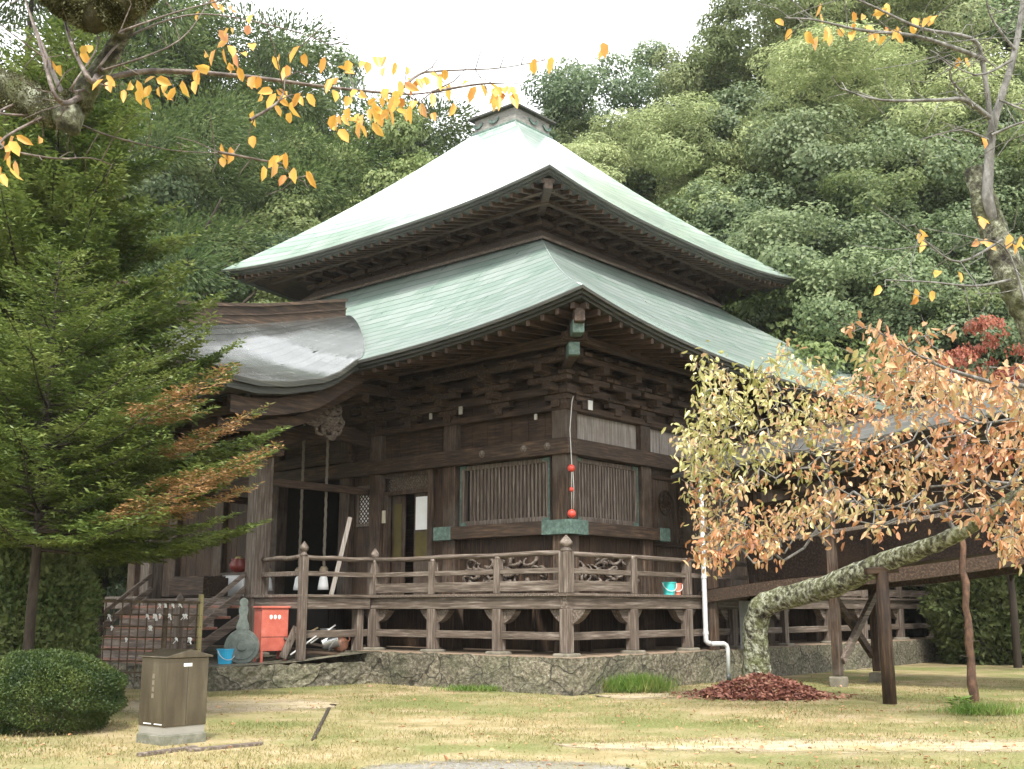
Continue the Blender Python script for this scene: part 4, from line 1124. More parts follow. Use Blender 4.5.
# ------------------------------------------------------------------ foliage builders
GREEN_D = [(.014, .028, .010), (.030, .055, .018), (.055, .085, .028), (.085, .115, .042)]
fol_dark = leafmat("dark_evergreen_leaves", [(.04, .07, .032), (.088, .13, .06), (.145, .19, .085), (.23, .27, .14)], .45, .9, .45, .4, (.8, 1.35))
fol_mid = leafmat("mid_green_leaves", [(.06, .095, .032), (.12, .165, .055), (.19, .23, .085), (.27, .30, .13)], .48, 1.0, .5, .3, (.8, 1.3))
fol_pale = leafmat("pale_bamboo_leaves", [(.12, .165, .06), (.20, .245, .10), (.28, .32, .145), (.36, .385, .20)], .35, 1.0, .5, .3, (.85, 1.25))
fol_pine = leafmat("pine_needles", [(.034, .062, .022), (.07, .11, .036), (.115, .152, .05), (.17, .20, .08)], .4, 1.2, .55, .3, (.8, 1.3))
fir_m = leafmat("fir_needles", [(.04, .07, .016), (.085, .125, .027), (.13, .172, .04), (.19, .225, .065)], .35, 1.4, .45, .35)
fir_b = leafmat("browned_fir_needles", [(.10, .11, .03), (.20, .13, .045), (.30, .16, .07), (.36, .22, .11)], .3, 2.5, .5, .3)
hedge_m = leafmat("hedge_leaves", [(.016, .034, .008), (.034, .062, .014), (.06, .09, .02), (.10, .13, .03)], .25, 3.0, .45, .35)
maple_m = leafmat("red_maple_leaves", [(.13, .035, .022), (.24, .065, .04), (.33, .11, .065), (.36, .17, .10)], .4, 2.0)
ch_leaf = leafmat("pink_orange_cherry_leaves", [(.24, .10, .05), (.45, .20, .08), (.50, .29, .15), (.54, .40, .21), (.42, .38, .15)], .35, 1.1, .3, .7)
ch_green = leafmat("greenish_cherry_leaves", [(.22, .23, .06), (.36, .35, .11), (.50, .45, .21), (.55, .38, .22)], .35, 1.6, .3, .7)
ch_yel = leafmat("yellow_cherry_leaves", [(.48, .20, .05), (.62, .33, .07), (.70, .45, .10), (.62, .30, .16)], .45, 3.0, .4, .5)
dead_leaf = leafmat("fallen_leaves", [(.09, .035, .025), (.19, .07, .05), (.29, .125, .085), (.38, .23, .15)], .1, 6, .6, .4)
grass_m = leafmat("lawn_blades", [(.11, .13, .038), (.21, .20, .075), (.31, .265, .12), (.39, .33, .185)], .3, .8, .6, .2)
tuft_m = leafmat("fresh_grass_blades", [(.06, .13, .02), (.11, .20, .03), (.18, .27, .06), (.28, .28, .10)], .35, 2, .5, .3)

def lobes_crown(n_lobes, n_leaf, rx, rz, z0, seed, flat=1.0, lobe=(.34, .5), sub=16):
    """leaf positions: rounded boughs around the crown, each a dome of smaller leaf clumps (unit tree)"""
    g_ = np.random.default_rng(seed); C_, R_s, DP = [], [], []
    for k in range(n_lobes):
        h = (k + g_.uniform(0, 1)) / n_lobes; th = k * 2.4 + g_.uniform(-.5, .5)
        prof = math.sqrt(max(.03, 1 - (1.75 * h - .72) ** 2)); rad = rx * prof * g_.uniform(.45, .9)
        if h > .93: rad *= .3
        c = np.array([rad * math.cos(th), rad * math.sin(th), z0 + rz * h * .92]); R = rx * g_.uniform(*lobe) * (.65 + .35 * prof)
        for q in range(sub):
            d = unit(g_.normal(size=3) * .9 + np.array([math.cos(th) * .45, math.sin(th) * .45, .55]))
            C_.append(c + d * R * g_.uniform(.72, 1.0) * np.array([1, 1, .7 * flat])); R_s.append(R * g_.uniform(.22, .42)); DP.append(d)
    C_, R_s, DP = np.array(C_), np.array(R_s), np.array(DP); w = R_s ** 2; idx = g_.choice(len(C_), n_leaf, p=w / w.sum())
    q = unit(g_.normal(size=(n_leaf, 3))); r = R_s[idx][:, None] * (.55 + .45 * g_.uniform(0, 1, (n_leaf, 1)) ** .5)
    pp = C_[idx] + q * r * np.array([1, 1, .6 * flat]); pp[:, 2] *= 1.0 / pp[:, 2].max()
    nn = unit(.7 * q + .8 * DP[idx] + g_.normal(size=(n_leaf, 3)) * .38 + np.array([0, 0, .35]))
    d = unit(np.cross(nn, g_.normal(size=(n_leaf, 3))) + np.array([0, 0, -.3]))
    return pp, d, nn
def pine_crown(n_l, n_leaf, seed):
    g_ = np.random.default_rng(seed); P, D, Nn = [], [], []
    for k in range(n_l):
        h = .28 + .72 * (k + g_.uniform(0, 1)) / n_l; th = g_.uniform(0, 6.3); rad = (.30 * (1 - (h - .28) / .78) ** .7 + .03) * g_.uniform(.35, 1.1)
        c = np.array([rad * math.cos(th), rad * math.sin(th), h - .12 * rad]); R = g_.uniform(.055, .10)
        n = n_leaf // n_l; q = unit(g_.normal(size=(n, 3))); r = R * g_.uniform(.45, 1, (n, 1))
        P.append(c + q * r * np.array([1.15, 1.15, .5])); D.append(unit(q + np.array([math.cos(th) * .4, math.sin(th) * .4, -.15]))); Nn.append(unit(g_.normal(size=(n, 3)) + np.array([0, 0, .8])))
    return map(np.concatenate, (P, D, Nn))
def unit_trunk(seed, top=.8, r=.018, limbs=7, spread=.22):
    g_ = random.Random(seed); m = MB()
    m.tube([(0, 0, -.05), (.004, 0, .2), (-.006, .005, .45), (.004, 0, top)], [r, r * .8, r * .6, r * .15], 7)
    for k in range(limbs):
        z = .25 + .45 * k / limbs; a = g_.uniform(0, 6.3); s = spread * g_.uniform(.6, 1)
        m.tube([(0, 0, z), (s * .5 * math.cos(a), s * .5 * math.sin(a), z + .07), (s * math.cos(a), s * math.sin(a), z + .17)], [r * .45, r * .3, r * .08], 5)
    return m
# prototypes (unit height) -------------------------------------------------
PROTO = {}
def proto(kind, crown, mat, L, W, trunk):
    P, D, Nn = crown; e = empty(kind)
    n = len(P); c = leaf_mesh("crown", P, D, Nn, L * rng.uniform(.7, 1.3, n), W * rng.uniform(.7, 1.3, n), mat, e)
    tr = trunk.build("trunk", dbark_m, e, smooth=True); PROTO[kind] = [e]
    return e
pl_ = [("broadleaf_tree", lobes_crown(22, 80000, .34, .70, .24, 1), fol_dark, .0092, .0062, unit_trunk(1)),
       ("spreading_tree", lobes_crown(26, 80000, .36, .74, .2, 2, lobe=(.28, .42)), fol_mid, .0086, .0056, unit_trunk(2)),
       ("bamboo_clump", lobes_crown(18, 90000, .27, .74, .2, 3, lobe=(.36, .55), sub=12), fol_pale, .0085, .003, unit_trunk(3, .8, .012, 4, .1)),
       ("pine_tree", tuple(pine_crown(46, 52000, 4)), fol_pine, .0095, .0034, unit_trunk(4, .97, .014, 14, .2)),
       ("round_tree", lobes_crown(18, 40000, .42, .72, .22, 8, lobe=(.34, .5)), fol_mid, .015, .010, unit_trunk(8)),
       ("maple_tree", lobes_crown(16, 9000, .46, .52, .4, 6, flat=.4, lobe=(.26, .4)), maple_m, .014, .012, unit_trunk(6, .7, .02, 9, .3))]
for q in pl_: proto(*q)
used = set()
def tree(kind, px, py, Y, wid, label, base=None, grp=None):
    """tree whose top stands at the given height, wid = crown scale sideways relative to height"""
    p = aty(px, py, Y); b = hill_at(p[0], Y) - .15 if base is None else base
    h = p[2] - b; root = PROTO[kind][0]
    o = root if kind not in used else copy_tree(root)
    used.add(kind)
    o.location = (p[0], Y, b); s = h * wid; o.scale = (s, s, h); o.rotation_euler = (0, 0, rng.uniform(0, 6.3))
    tag(o, label, "bamboo" if kind == "bamboo_clump" else "tree", grp)
RG, LG = "trees on the hillside at the right", "tall trees behind the hall at the left"
for a in [
 ("broadleaf_tree", 640, 50, 60, 1.0, "dark tree with pointed top standing against the white sky right of the apex box"),
 ("spreading_tree", 572, 106, 62, .9, "small airy tree showing just right of the apex box"),
 ("bamboo_clump", 638, 120, 50, 1.3, "yellow green bamboo clump rising behind the upper roof's right slope"),
 ("bamboo_clump", 600, 146, 52, 1.1, "grey green bamboo low behind the upper roof beside the apex box"),
 ("bamboo_clump", 716, 112, 47, 1.2, "pale drooping bamboo plume in front of darker trees above the upper roof"),
 ("broadleaf_tree", 692, 84, 58, .85, "dark tree on the skyline between the pointed tree and the tall bamboo"),
 ("spreading_tree", 768, 8, 58, .9, "tall mid green tree where the wood's skyline meets the picture top"),
 ("bamboo_clump", 812, -40, 54, 1.1, "tall pale bamboo at the top of the hillside under the orange twigs"),
 ("spreading_tree", 868, -90, 60, 1.0, "tall tree at the hill top behind the bare cherry twigs"),
 ("bamboo_clump", 935, -70, 54, 1.2, "tall bamboo at the hill top left of the bare grey stem"),
 ("broadleaf_tree", 1010, -90, 56, 1.1, "tall dark tree behind the bare grey stem at the picture's edge"),
 ("broadleaf_tree", 752, 92, 50, 1.1, "dark tree on the slope over the middle of the upper roof's right slope"),
 ("bamboo_clump", 836, 50, 48, 1.3, "feathery pale bamboo halfway up the right hillside"),
 ("broadleaf_tree", 696, 196, 45, 1.2, "dark tree low behind the upper roof's right slope"),
 ("broadleaf_tree", 772, 180, 44, 1.2, "dark bluish tree above the upper roof's right tip"),
 ("spreading_tree", 846, 140, 44, 1.1, "mid green tree right of and above the upper roof's right tip"),
 ("broadleaf_tree", 920, 105, 46, 1.1, "dark tree behind the mossy stub, high on the slope"),
 ("spreading_tree", 992, 120, 44, 1.1, "mid green tree straight behind the mossy stub"),
 ("broadleaf_tree", 890, 205, 40, 1.1, "dark glossy tree just left of the mossy stub"),
 ("round_tree", 800, 275, 40, .95, "bright rounded small tree between the two roofs' right ends"),
 ("broadleaf_tree", 945, 225, 38, 1.1, "dark tree behind the red maple"),
 ("spreading_tree", 1015, 235, 37, 1.1, "mid green tree above the red maple at the picture's edge"),
 ("broadleaf_tree", 865, 262, 40, 1.0, "dark shaded tree above the lower roof's right end"),
 ("broadleaf_tree", 742, 258, 44, .9, "dark low tree peeping out under the upper roof's right tip"),
 ("maple_tree", 988, 318, 31, .62, "scarlet maple in front of the dark hillside trees"),
 ("maple_tree", 1046, 350, 29, .7, "dark crimson maple at the picture's edge beside the scarlet maple"),
]: tree(*a, grp=RG if a[0] != "maple_tree" else None)
for a in [
 ("pine_tree", 40, -90, 46, .95, "tallest pine behind the fir trees at the picture's upper corner"),
 ("pine_tree", 128, -60, 46, .8, "tall pine behind the mossy limb, left of the sky gaps"),
 ("pine_tree", 190, 15, 50, .8, "tall open pine between the sky gaps over the porch"),
 ("pine_tree", 262, 30, 52, .95, "tall pine in the middle of the row left of the upper roof"),
 ("broadleaf_tree", 308, 34, 56, .72, "dark round topped tree ending the row against the white sky"),
 ("spreading_tree", 366, 116, 50, .8, "mid green tree behind the middle of the upper roof's left slope"),
 ("pine_tree", 425, 108, 52, 1.0, "pine just left of the apex box"),
 ("pine_tree", 300, 140, 47, 1.1, "shorter pine in front of the dark round topped tree"),
 ("spreading_tree", 250, 165, 46, 1.1, "mid green tree behind the upper roof's left tip"),
 ("pine_tree", 165, 120, 40, 1.3, "nearer pine under the sky gaps, behind the firs"),
 ("broadleaf_tree", 95, 150, 42, 1.1, "dark tree behind the larger fir"),
 ("broadleaf_tree", 200, 205, 44, 1.1, "dark tree between the porch ridge and the upper roof's left tip"),
 ("round_tree", 205, 268, 42, .9, "light green bushy tree directly above the porch ridge"),
 ("broadleaf_tree", 20, 200, 38, 1.2, "dark tree behind both firs at the picture's edge"),
 ("spreading_tree", 120, 330, 42, 1.0, "shaded tree behind the porch roof, seen through the firs"),
 ("broadleaf_tree", 30, 400, 40, 1.0, "low dark tree behind the porch, seen through the firs"),
]: tree(*a, grp=LG)
# the rest of the wood, seen only as a mass between the trees
def wood_mass(name, pts, label, hgt, n, mat):
    P, D, Nn = [], [], []
    for (x, y) in pts:
        b = hill_at(x, y); q = rnd(n); r = rng.uniform(.5, 1, (n, 1)) * hgt
        P.append(np.array([x, y, b + hgt * .45]) + q * r * np.array([.8, .8, .6])); D.append(unit(q + rng.normal(size=(n, 3)) * .6 + [0, 0, -.3])); Nn.append(unit(q + [0, 0, .5]))
    P, D, Nn = map(np.concatenate, (P, D, Nn))
    o = leaf_mesh(name, P, D, Nn, rng.uniform(.22, .42, len(P)), rng.uniform(.14, .24, len(P)), mat)
    return tag(o, label, "undergrowth", kind='stuff')
pts = []
for _ in range(150):
    x, y = rng.uniform(-4, 40), rng.uniform(42, 72)
    if hill_at(x, y) > .8: pts.append((x, y))
for _ in range(24): pts.append((rng.uniform(16, 30), rng.uniform(36, 44)))
wood_mass("hillside_undergrowth", pts, "dark evergreen undergrowth covering the hillside at the right", 4.0, 420, fol_dark)
pts = [(rng.uniform(-34, -2), rng.uniform(51, 58)) for _ in range(46)]
wood_mass("woodland_undergrowth", pts, "dark undergrowth between the trees behind the hall's left side", 4.2, 420, fol_dark)

# ------------------------------------------------------------------ fir trees at the left
def fir(loc, H, Rr, z_low, n_br, seed, label, needle=(.075, .02), brown=None, dens=.03, extra=(), pw=.75):
    g_ = np.random.default_rng(seed); t = empty("fir_tree", loc, 0, label, "tree")
    tm, bm_ = MB(), MB(); P, D, Nn = [], [], []; BP, BD, BN = [], [], []
    tm.tube([(0, 0, -.1), (.02, 0, H * .35), (-.02, .02, H * .7), (0, 0, H)], [H * .0125, H * .0105, H * .007, .008], 8)
    for k in range(n_br + len(extra)):
        f = (k + g_.uniform(0, 1)) / n_br; z = z_low + (H - z_low) * f ** .9
        ln = Rr * max(0, 1 - f) ** pw * g_.uniform(.6, 1.1) + .18; az = k * 2.4 + g_.uniform(-.3, .3)
        ex = extra[k - n_br] if k >= n_br else None
        if ex: az, z, ln = ex[:3]
        d = np.array([math.cos(az), math.sin(az), 0.]); lat = np.array([-d[1], d[0], 0.])
        rise = ex[3] if ex else g_.uniform(.05, .42) + .3 * f; ns = 14
        S = np.linspace(0, 1, ns); ax = np.stack([d[0] * S * ln, d[1] * S * ln, z + ln * (rise * S - .22 * S + .24 * S ** 2.2)], 1)
        bm_.tube([tuple(q) for q in ax[::3]] + [tuple(ax[-1])], [.022 * (1 - .85 * s) * max(.5, ln / 2) for s in S[::3]] + [.004], 5, cap=False)
        isb = bool(ex and ex[4]) if extra else (brown is not None and brown(d, z, ln))
        s = .16
        while s < 1.0:
            i = s * (ns - 1); a = ax[int(i)] + (ax[min(int(i) + 1, ns - 1)] - ax[int(i)]) * (i % 1)
            tang = unit(ax[min(int(i) + 1, ns - 1)] - ax[int(i)])
            for sg in (-1, 1):
                tl = (.10 + .42 * ln * (1 - s) ** .8 * min(1, s * 3.2)) * g_.uniform(.7, 1.1)
                td = unit(tang * .75 + lat * sg * .8 + np.array([0, 0, g_.uniform(-.16, .12)]))
                segs = [(a, td, tl)]
                m_ = int(tl / .14)
                for q in range(1, m_):
                    for s2 in (-1, 1):
                        side = np.cross(td, [0, 0, 1.]); b0 = a + td * tl * q / m_
                        segs.append((b0, unit(td * .75 + side * s2 * .75 + np.array([0, 0, g_.uniform(-.25, .15)])), .07 + .33 * tl * (1 - q / m_)))
                for (b0, bd, bl_) in segs:
                    n = max(3, int(bl_ / dens)); u_ = (np.arange(n) + g_.uniform(0, 1, n)) / n
                    sd_ = unit(np.cross(bd, [0, 0, 1.])); sg2 = np.where(np.arange(n) % 2, 1., -1.)[:, None]
                    pp = b0 + bd * (u_ * bl_)[:, None]; dd = unit(bd * .65 + sd_ * sg2 * .75 + g_.normal(size=(n, 3)) * .22)
                    nn = unit(np.array([0, 0, 1.]) + g_.normal(size=(n, 3)) * .4)
                    tip = isb and (s > .42) and g_.random() < .85
                    (BP if tip else P).append(pp); (BD if tip else D).append(dd); (BN if tip else Nn).append(nn)
            s += .075 / max(.7, ln) * 1.35
        # leader tip
    P, D, Nn = map(np.concatenate, (P, D, Nn)); n = len(P)
    tm.build("trunk", dbark_m, t, smooth=True); bm_.build("branches", dbark_m, t)
    leaf_mesh("crown", P, D, Nn, needle[0] * rng.uniform(.7, 1.3, n), needle[1] * rng.uniform(.8, 1.2, n), fir_m, t, .1)
    if BP:
        BP, BD, BN = map(np.concatenate, (BP, BD, BN)); n = len(BP)
        o = leaf_mesh("browned_sprays", BP, BD, BN, needle[0] * rng.uniform(.7, 1.3, n), needle[1] * rng.uniform(.8, 1.2, n), fir_b, t, .1)
        o['label'] = "rust brown dying branch tips"
    return t
p = onz(45, 705); ftop = aty(44, 258, 15.8)
fir((ftop[0] + .22, 15.8, 0), ftop[2], 2.75, 2.3, 100, 21, "green fir with rusty branch tips standing before the porch, its top below the mossy limb", (.085, .03), None,
    extra=((-.25, 3.75, 2.9, .34, 1), (.12, 3.35, 3.1, .34, 1), (-.05, 2.85, 3.35, .26, 1), (.25, 2.75, 3.0, .18, 1), (-.4, 2.6, 2.9, .2, 1), (.1, 2.5, 2.7, .12, 0), (-.6, 2.45, 2.6, .12, 0), (.5, 4.5, 1.7, .45, 0), (-.3, 4.9, 1.5, .5, 0)), pw=.8)
ftop = aty(70, 30, 19.5)
fir((ftop[0], 19.5, 0), ftop[2], 4.3, 2.4, 170, 33, "taller dark fir behind the rusty tipped fir, reaching up behind the mossy limb", (.13, .05), None, .036)

# evergreen shrub tree and hedge bush at the left
def bush(name, loc, rx, ry, rz, n, L, W, mat, label, cat, seed, stems=True):
    g_ = np.random.default_rng(seed); t = empty(name, loc, 0, label, cat)
    q = unit(g_.normal(size=(n, 3))); q[:, 2] = np.where(q[:, 2] < -.88, -q[:, 2], q[:, 2])
    lump = 1 + .05 * np.sin(q[:, 0] * 9 + 1) * np.cos(q[:, 1] * 8) + .05 * np.sin(q[:, 2] * 11 + q[:, 0] * 5)
    r = (g_.uniform(.72, 1.0, n) ** .6 * lump)[:, None]
    pp = q * r * np.array([rx, ry, rz]) + np.array([0, 0, rz * .86])
    leaf_mesh("foliage", pp, unit(q * .8 + g_.normal(size=(n, 3)) * .6 + [0, 0, .25]), unit(q + g_.normal(size=(n, 3)) * .5), L * g_.uniform(.7, 1.3, n), W * g_.uniform(.7, 1.3, n), mat, t)
    m = MB()
    for k in range(12):
        a = g_.uniform(0, 6.3); m.tube([(.1 * math.cos(a), .1 * math.sin(a), -.03), (rx * .35 * math.cos(a), ry * .35 * math.sin(a), rz * .6), (rx * .7 * math.cos(a), ry * .7 * math.sin(a), rz * 1.1)], [.025, .018, .006], 5)
    m.build("stems", dbark_m, t)
    return t
p = onz(20, 738); bush("clipped_bush", (p[0], p[1] + .75, 0), .98, .9, .55, 60000, .034, .015, hedge_m, "rounded clipped green bush in front of the fir trees", "bush", 3)
p = aty(12, 650, 17.3); bush("camellia", (p[0], 17.3, .1), 1.2, 1.0, 1.45, 24000, .11, .055, fol_mid, "glossy green evergreen shrub behind the clipped bush", "shrub", 5)
p = onz(120, 675); bush("young_conifer", (p[0] - .2, p[1] - 3.4, 1.0), .55, .5, .55, 9000, .09, .016, fir_m, "small fluffy green conifer behind the lattice rack", "shrub", 6)

# ------------------------------------------------------------------ deciduous skeletons
def grow(path, rad, targets, seed, kink=.05):
    """branches from a thick path to every target; returns nodes, parents"""
    g_ = np.random.default_rng(seed); nodes = [np.array(q, float) for q in path]; par = [-1] + list(range(len(path) - 1))
    base_n = len(nodes); T = np.array(targets); A = np.array(nodes)
    d0 = np.min(np.linalg.norm(T[:, None] - A[None], axis=2), axis=1)
    for i in np.argsort(d0):
        q = T[i]; A = np.array(nodes); dd = np.linalg.norm(A - q, axis=1); dd[:1] += 1.0
        j = int(np.argmin(dd)); a = nodes[j]; L_ = dd[j]; n = max(1, int(L_ / .35)); last = j
        for k in range(1, n + 1):
            b = a + (q - a) * k / n
            if k < n: b = b + g_.normal(size=3) * kink * L_ * .18 + np.array([0, 0, .06 * L_ * math.sin(math.pi * k / n)])
            nodes.append(b); par.append(last); last = len(nodes) - 1
    return nodes, par, base_n
def branch_mesh(nodes, par, base_n, r0, name, mat, parent, rmin=.004, expo=.45):
    cnt = [0] * len(nodes); kids = [[] for _ in nodes]
    for i in range(len(nodes) - 1, 0, -1):
        if cnt[i] == 0: cnt[i] = 1
        if par[i] >= 0: cnt[par[i]] += cnt[i]; kids[par[i]].append(i)
    m = MB()
    for i in range(base_n, len(nodes)):
        j = par[i]; ra = rmin + r0 * min(cnt[i], cnt[j]) ** expo; rb = rmin + r0 * max(0, cnt[i] - 1) ** expo if kids[i] else rmin * .6
        m.tube([tuple(nodes[j]), tuple(nodes[i])], [ra, max(rb, rmin * .6)], 5, cap=False)
    return m.build(name, mat, parent, smooth=True), cnt
def twig_leaves(nodes, par, cnt, base_n, per, spread, droop, seed, maxc=3):
    g_ = np.random.default_rng(seed); P, D, Nn = [], [], []
    for i in range(base_n, len(nodes)):
        if cnt[i] > maxc: continue
        j = par[i]; k = g_.poisson(per)
        for q in range(k):
            t_ = g_.uniform(0, 1); p0 = nodes[j] + (nodes[i] - nodes[j]) * t_ + g_.normal(size=3) * spread
            P.append(p0); D.append(unit(g_.normal(size=3) * .75 + np.array([0, 0, -droop]) + unit(nodes[i] - nodes[j]) * .3)); Nn.append(unit(g_.normal(size=3) * .8 + np.array([0, -.3, .5])))
    return np.array(P), np.array(D), np.array(Nn)

lichen_p = pm("pale_lichen_bark", [(.022, .018, .013), (.075, .068, .048), (.22, .225, .15), (.48, .50, .39)], (1, 1, 1), 11, .95, 1.0, .10, 12, stain=(.16, .18, .06), stain_ns=3.5, stain_amt=.7, lo=.36, hi=.6)
# leaning cherry on the right
tb = onz(758, 690)
ch = empty("leaning_cherry", (tb[0], tb[1], 0), 0, "leaning lichen covered cherry tree with pink and orange autumn leaves", "tree")
off = np.array([tb[0], tb[1], 0])
def W2(px, py, Y): return aty(px, py, Y) - off
path = [np.array([0, 0, -.1]), W2(757, 660, 22.5), W2(756, 630, 22.4), W2(762, 607, 22.2), W2(790, 597, 21.7), W2(830, 586, 20.8), W2(865, 571, 19.9), W2(890, 560, 19.35), W2(930, 546, 18.5), W2(965, 530, 17.8), W2(1010, 500, 17.0), W2(1060, 470, 16.3), W2(1120, 430, 15.8)]
rad = [.31, .26, .23, .235, .22, .215, .19, .17, .14, .12, .10, .08, .05]
def dense(path, rad, n=5):
    P, Rr = [], []
    for i in range(len(path) - 1):
        p0, p1, p2, p3 = (np.array(path[max(0, min(len(path) - 1, i + k))]) for k in (-1, 0, 1, 2))
        for k in range(n):
            t = k / n
            P.append(.5 * ((2 * p1) + (p2 - p0) * t + (2 * p0 - 5 * p1 + 4 * p2 - p3) * t * t + (3 * p1 - p0 - 3 * p2 + p3) * t ** 3)); Rr.append(rad[i] + (rad[i + 1] - rad[i]) * t)
    P.append(np.array(path[-1])); Rr.append(rad[-1]); return P, Rr
dp, dr_ = dense(path, rad)
MB().tube([tuple(q) for q in dp], dr_, 12, jit=.09).build("trunk", lichen_p, ch, smooth=True)
tg = []
g2 = np.random.default_rng(77)
def inpoly(x, y, poly):
    c = False; j = len(poly) - 1
    for i in range(len(poly)):
        if (poly[i][1] > y) != (poly[j][1] > y) and x < (poly[j][0] - poly[i][0]) * (y - poly[i][1]) / (poly[j][1] - poly[i][1]) + poly[i][0]: c = not c
        j = i
    return c
canopy = [(684, 345), (715, 352), (740, 378), (788, 338), (800, 362), (850, 378), (870, 360), (905, 352), (940, 350), (985, 380), (1060, 400), (1090, 560), (1010, 560), (960, 512), (910, 522), (862, 538), (800, 560), (750, 566), (722, 578), (695, 560), (690, 520), (668, 437), (690, 415), (695, 385)]
while len(tg) < 860:
    x, y = 660 + 420 * g2.uniform(0, 1) ** 1.15, g2.uniform(330, 590)
    if not inpoly(x, y, canopy): continue
    Y = 18.6 - (x - 680) / 340 * 2.6 + g2.uniform(-1.7, 1.7)
    tg.append(W2(x, y, Y))
nodes, par, bn = grow(dp[6:], dr_, tg, 5)
o, cnt = branch_mesh(nodes, par, bn, .0042, "branches", bark_m, ch, .0032)
P, D, Nn = twig_leaves(nodes, par, cnt, bn, 9.0, .10, 1.0, 8, 4)
wpos = P + off; pxx = 512 + FPX * wpos[:, 0] / (wpos[:, 1] * 1.0)
sel = (pxx < 815 + rng.normal(0, 40, len(pxx))) & (wpos[:, 2] > 3.4 + rng.normal(0, .4, len(pxx)))
n1, n2 = int((~sel).sum()), int(sel.sum())
leaf_mesh("leaves", P[~sel], D[~sel], Nn[~sel], rng.uniform(.075, .17, n1), rng.uniform(.04, .072, n1), ch_leaf, ch, oval=True)
o = leaf_mesh("leaves", P[sel], D[sel], Nn[sel], rng.uniform(.075, .17, n2), rng.uniform(.04, .07, n2), ch_green, ch, oval=True); o['label'] = "still greenish yellow leaves"
# upper spray reaching in from the right over the roof
path = [W2(1090, 470, 16.2), W2(1040, 395, 14.6), W2(990, 382, 14.3), W2(940, 366, 14.0), W2(905, 347, 13.8), W2(875, 330, 13.6)]
rad = [.05, .035, .028, .02, .014, .006]
d2p, d2r = dense(path, rad, 4)
MB().tube([tuple(q) for q in d2p], d2r, 8).build("long_branch", bark_m, ch, smooth=True)
tg = [np.array(q) + rng.normal(size=3) * np.array([.3, .35, .2]) + np.array([0, 0, -.12]) for q in d2p[4:] for _ in range(6)]
nodes, par, bn = grow(d2p, d2r, tg, 9)
o, cnt = branch_mesh(nodes, par, bn, .003, "twigs", bark_m, ch, .0035)
P, D, Nn = twig_leaves(nodes, par, cnt, bn, 3.0, .06, 1.1, 10, 3)
leaf_mesh("leaves", P, D, Nn, rng.uniform(.11, .17, len(P)), rng.uniform(.055, .08, len(P)), ch_leaf, ch, oval=True)

for k, (x, y, h, lab) in enumerate(((13.9, 33.2, 1.9, "leafy green shrub on the bank just right of the veranda's far end"), (17.4, 34.0, 2.2, "leafy green shrub on the bank at the picture's edge, under the corridor"))):
    bush("bank_shrub", (x, y, -.1), 1.9, 1.4, h, 9000, .2, .11, fol_mid, lab, "shrub", 40 + k)
# props for the cherry
a = onz(890, 704); t = empty("tree_prop", (a[0], a[1], 0), 0, "thick dark timber prop holding up the leaning cherry's trunk", "prop", "props under the leaning cherry")
topz = aty(889, 566, a[1])[2]
MB().tube([(0, 0, -.1), (-.005, 0, topz * .5), (.0, .01, topz - .09)], [.115, .11, .105], 10).build("post", wood_dv, t, smooth=True)
MB().bar((-.28, 0, topz - .09), (.28, .02, topz - .05), .16, .12).build("cross_head", wood_dx, t, .02)
a = onz(974, 703); t = empty("tree_prop", (a[0], a[1], 0), 0, "thin knotty brown pole prop right of the thick timber prop", "prop", "props under the leaning cherry")
topz = aty(973, 545, a[1])[2]
kn = [(.02 * math.sin(k * 2.1), .02 * math.cos(k * 1.7), -.1 + (topz + .3) * k / 14) for k in range(15)]
MB().tube(kn, [.075 - .002 * k + (.012 if k % 4 == 2 else 0) for k in range(15)], 9, jit=.06).build("pole", pm("red_brown_bark", [(.03, .02, .014), (.09, .05, .032), (.18, .10, .06)], (2, 2, 1), 6, .85, .8, .03), t, smooth=True)
for z, a_ in ((.75, -1), (1.0, 1)): MB().tube([(0, 0, z), (a_ * .18, 0, z + .02)], [.014, .005], 5).build("twig_stub", dbark_m, t)

# heap of leaves at the cherry's foot
n = 5200; c = onz(762, 697)
u1 = rng.uniform(0, 1, n) ** .55; u1 = np.where(rng.random(n) < .07, u1 * 1.45, u1); th = rng.uniform(0, 2 * math.pi, n)
lx, ly = 1.12 * u1 * np.cos(th), .85 * u1 * np.sin(th)
lz = .34 * np.maximum(0, 1 - u1 ** 1.3) + rng.uniform(0, .05, n)
hp = empty("leaf_heap", (c[0], c[1], 0), 0, "heap of raked reddish brown leaves around the cherry's foot", "leaf heap")
leaf_mesh("leaves", np.stack([lx, ly, lz], 1), unit(rng.normal(size=(n, 3)) * np.array([1, 1, .35])), unit(rng.normal(size=(n, 3)) * .6 + [0, 0, 1]), rng.uniform(.07, .12, n), rng.uniform(.045, .07, n), dead_leaf, hp, oval=True)
m = MB(); P = [[(1.06 * q * math.cos(a), .8 * q * math.sin(a), .31 * (1 - q ** 1.3) - .01) for q in np.linspace(0, 1, 8)] for a in np.linspace(0, 2 * math.pi, 25)]
m.grid(P, flip=True); m.build("heap_core", pm("leaf_mould", [(.03, .014, .01), (.09, .035, .025)], (1, 1, 1), 20, .9, .8), hp, smooth=True)

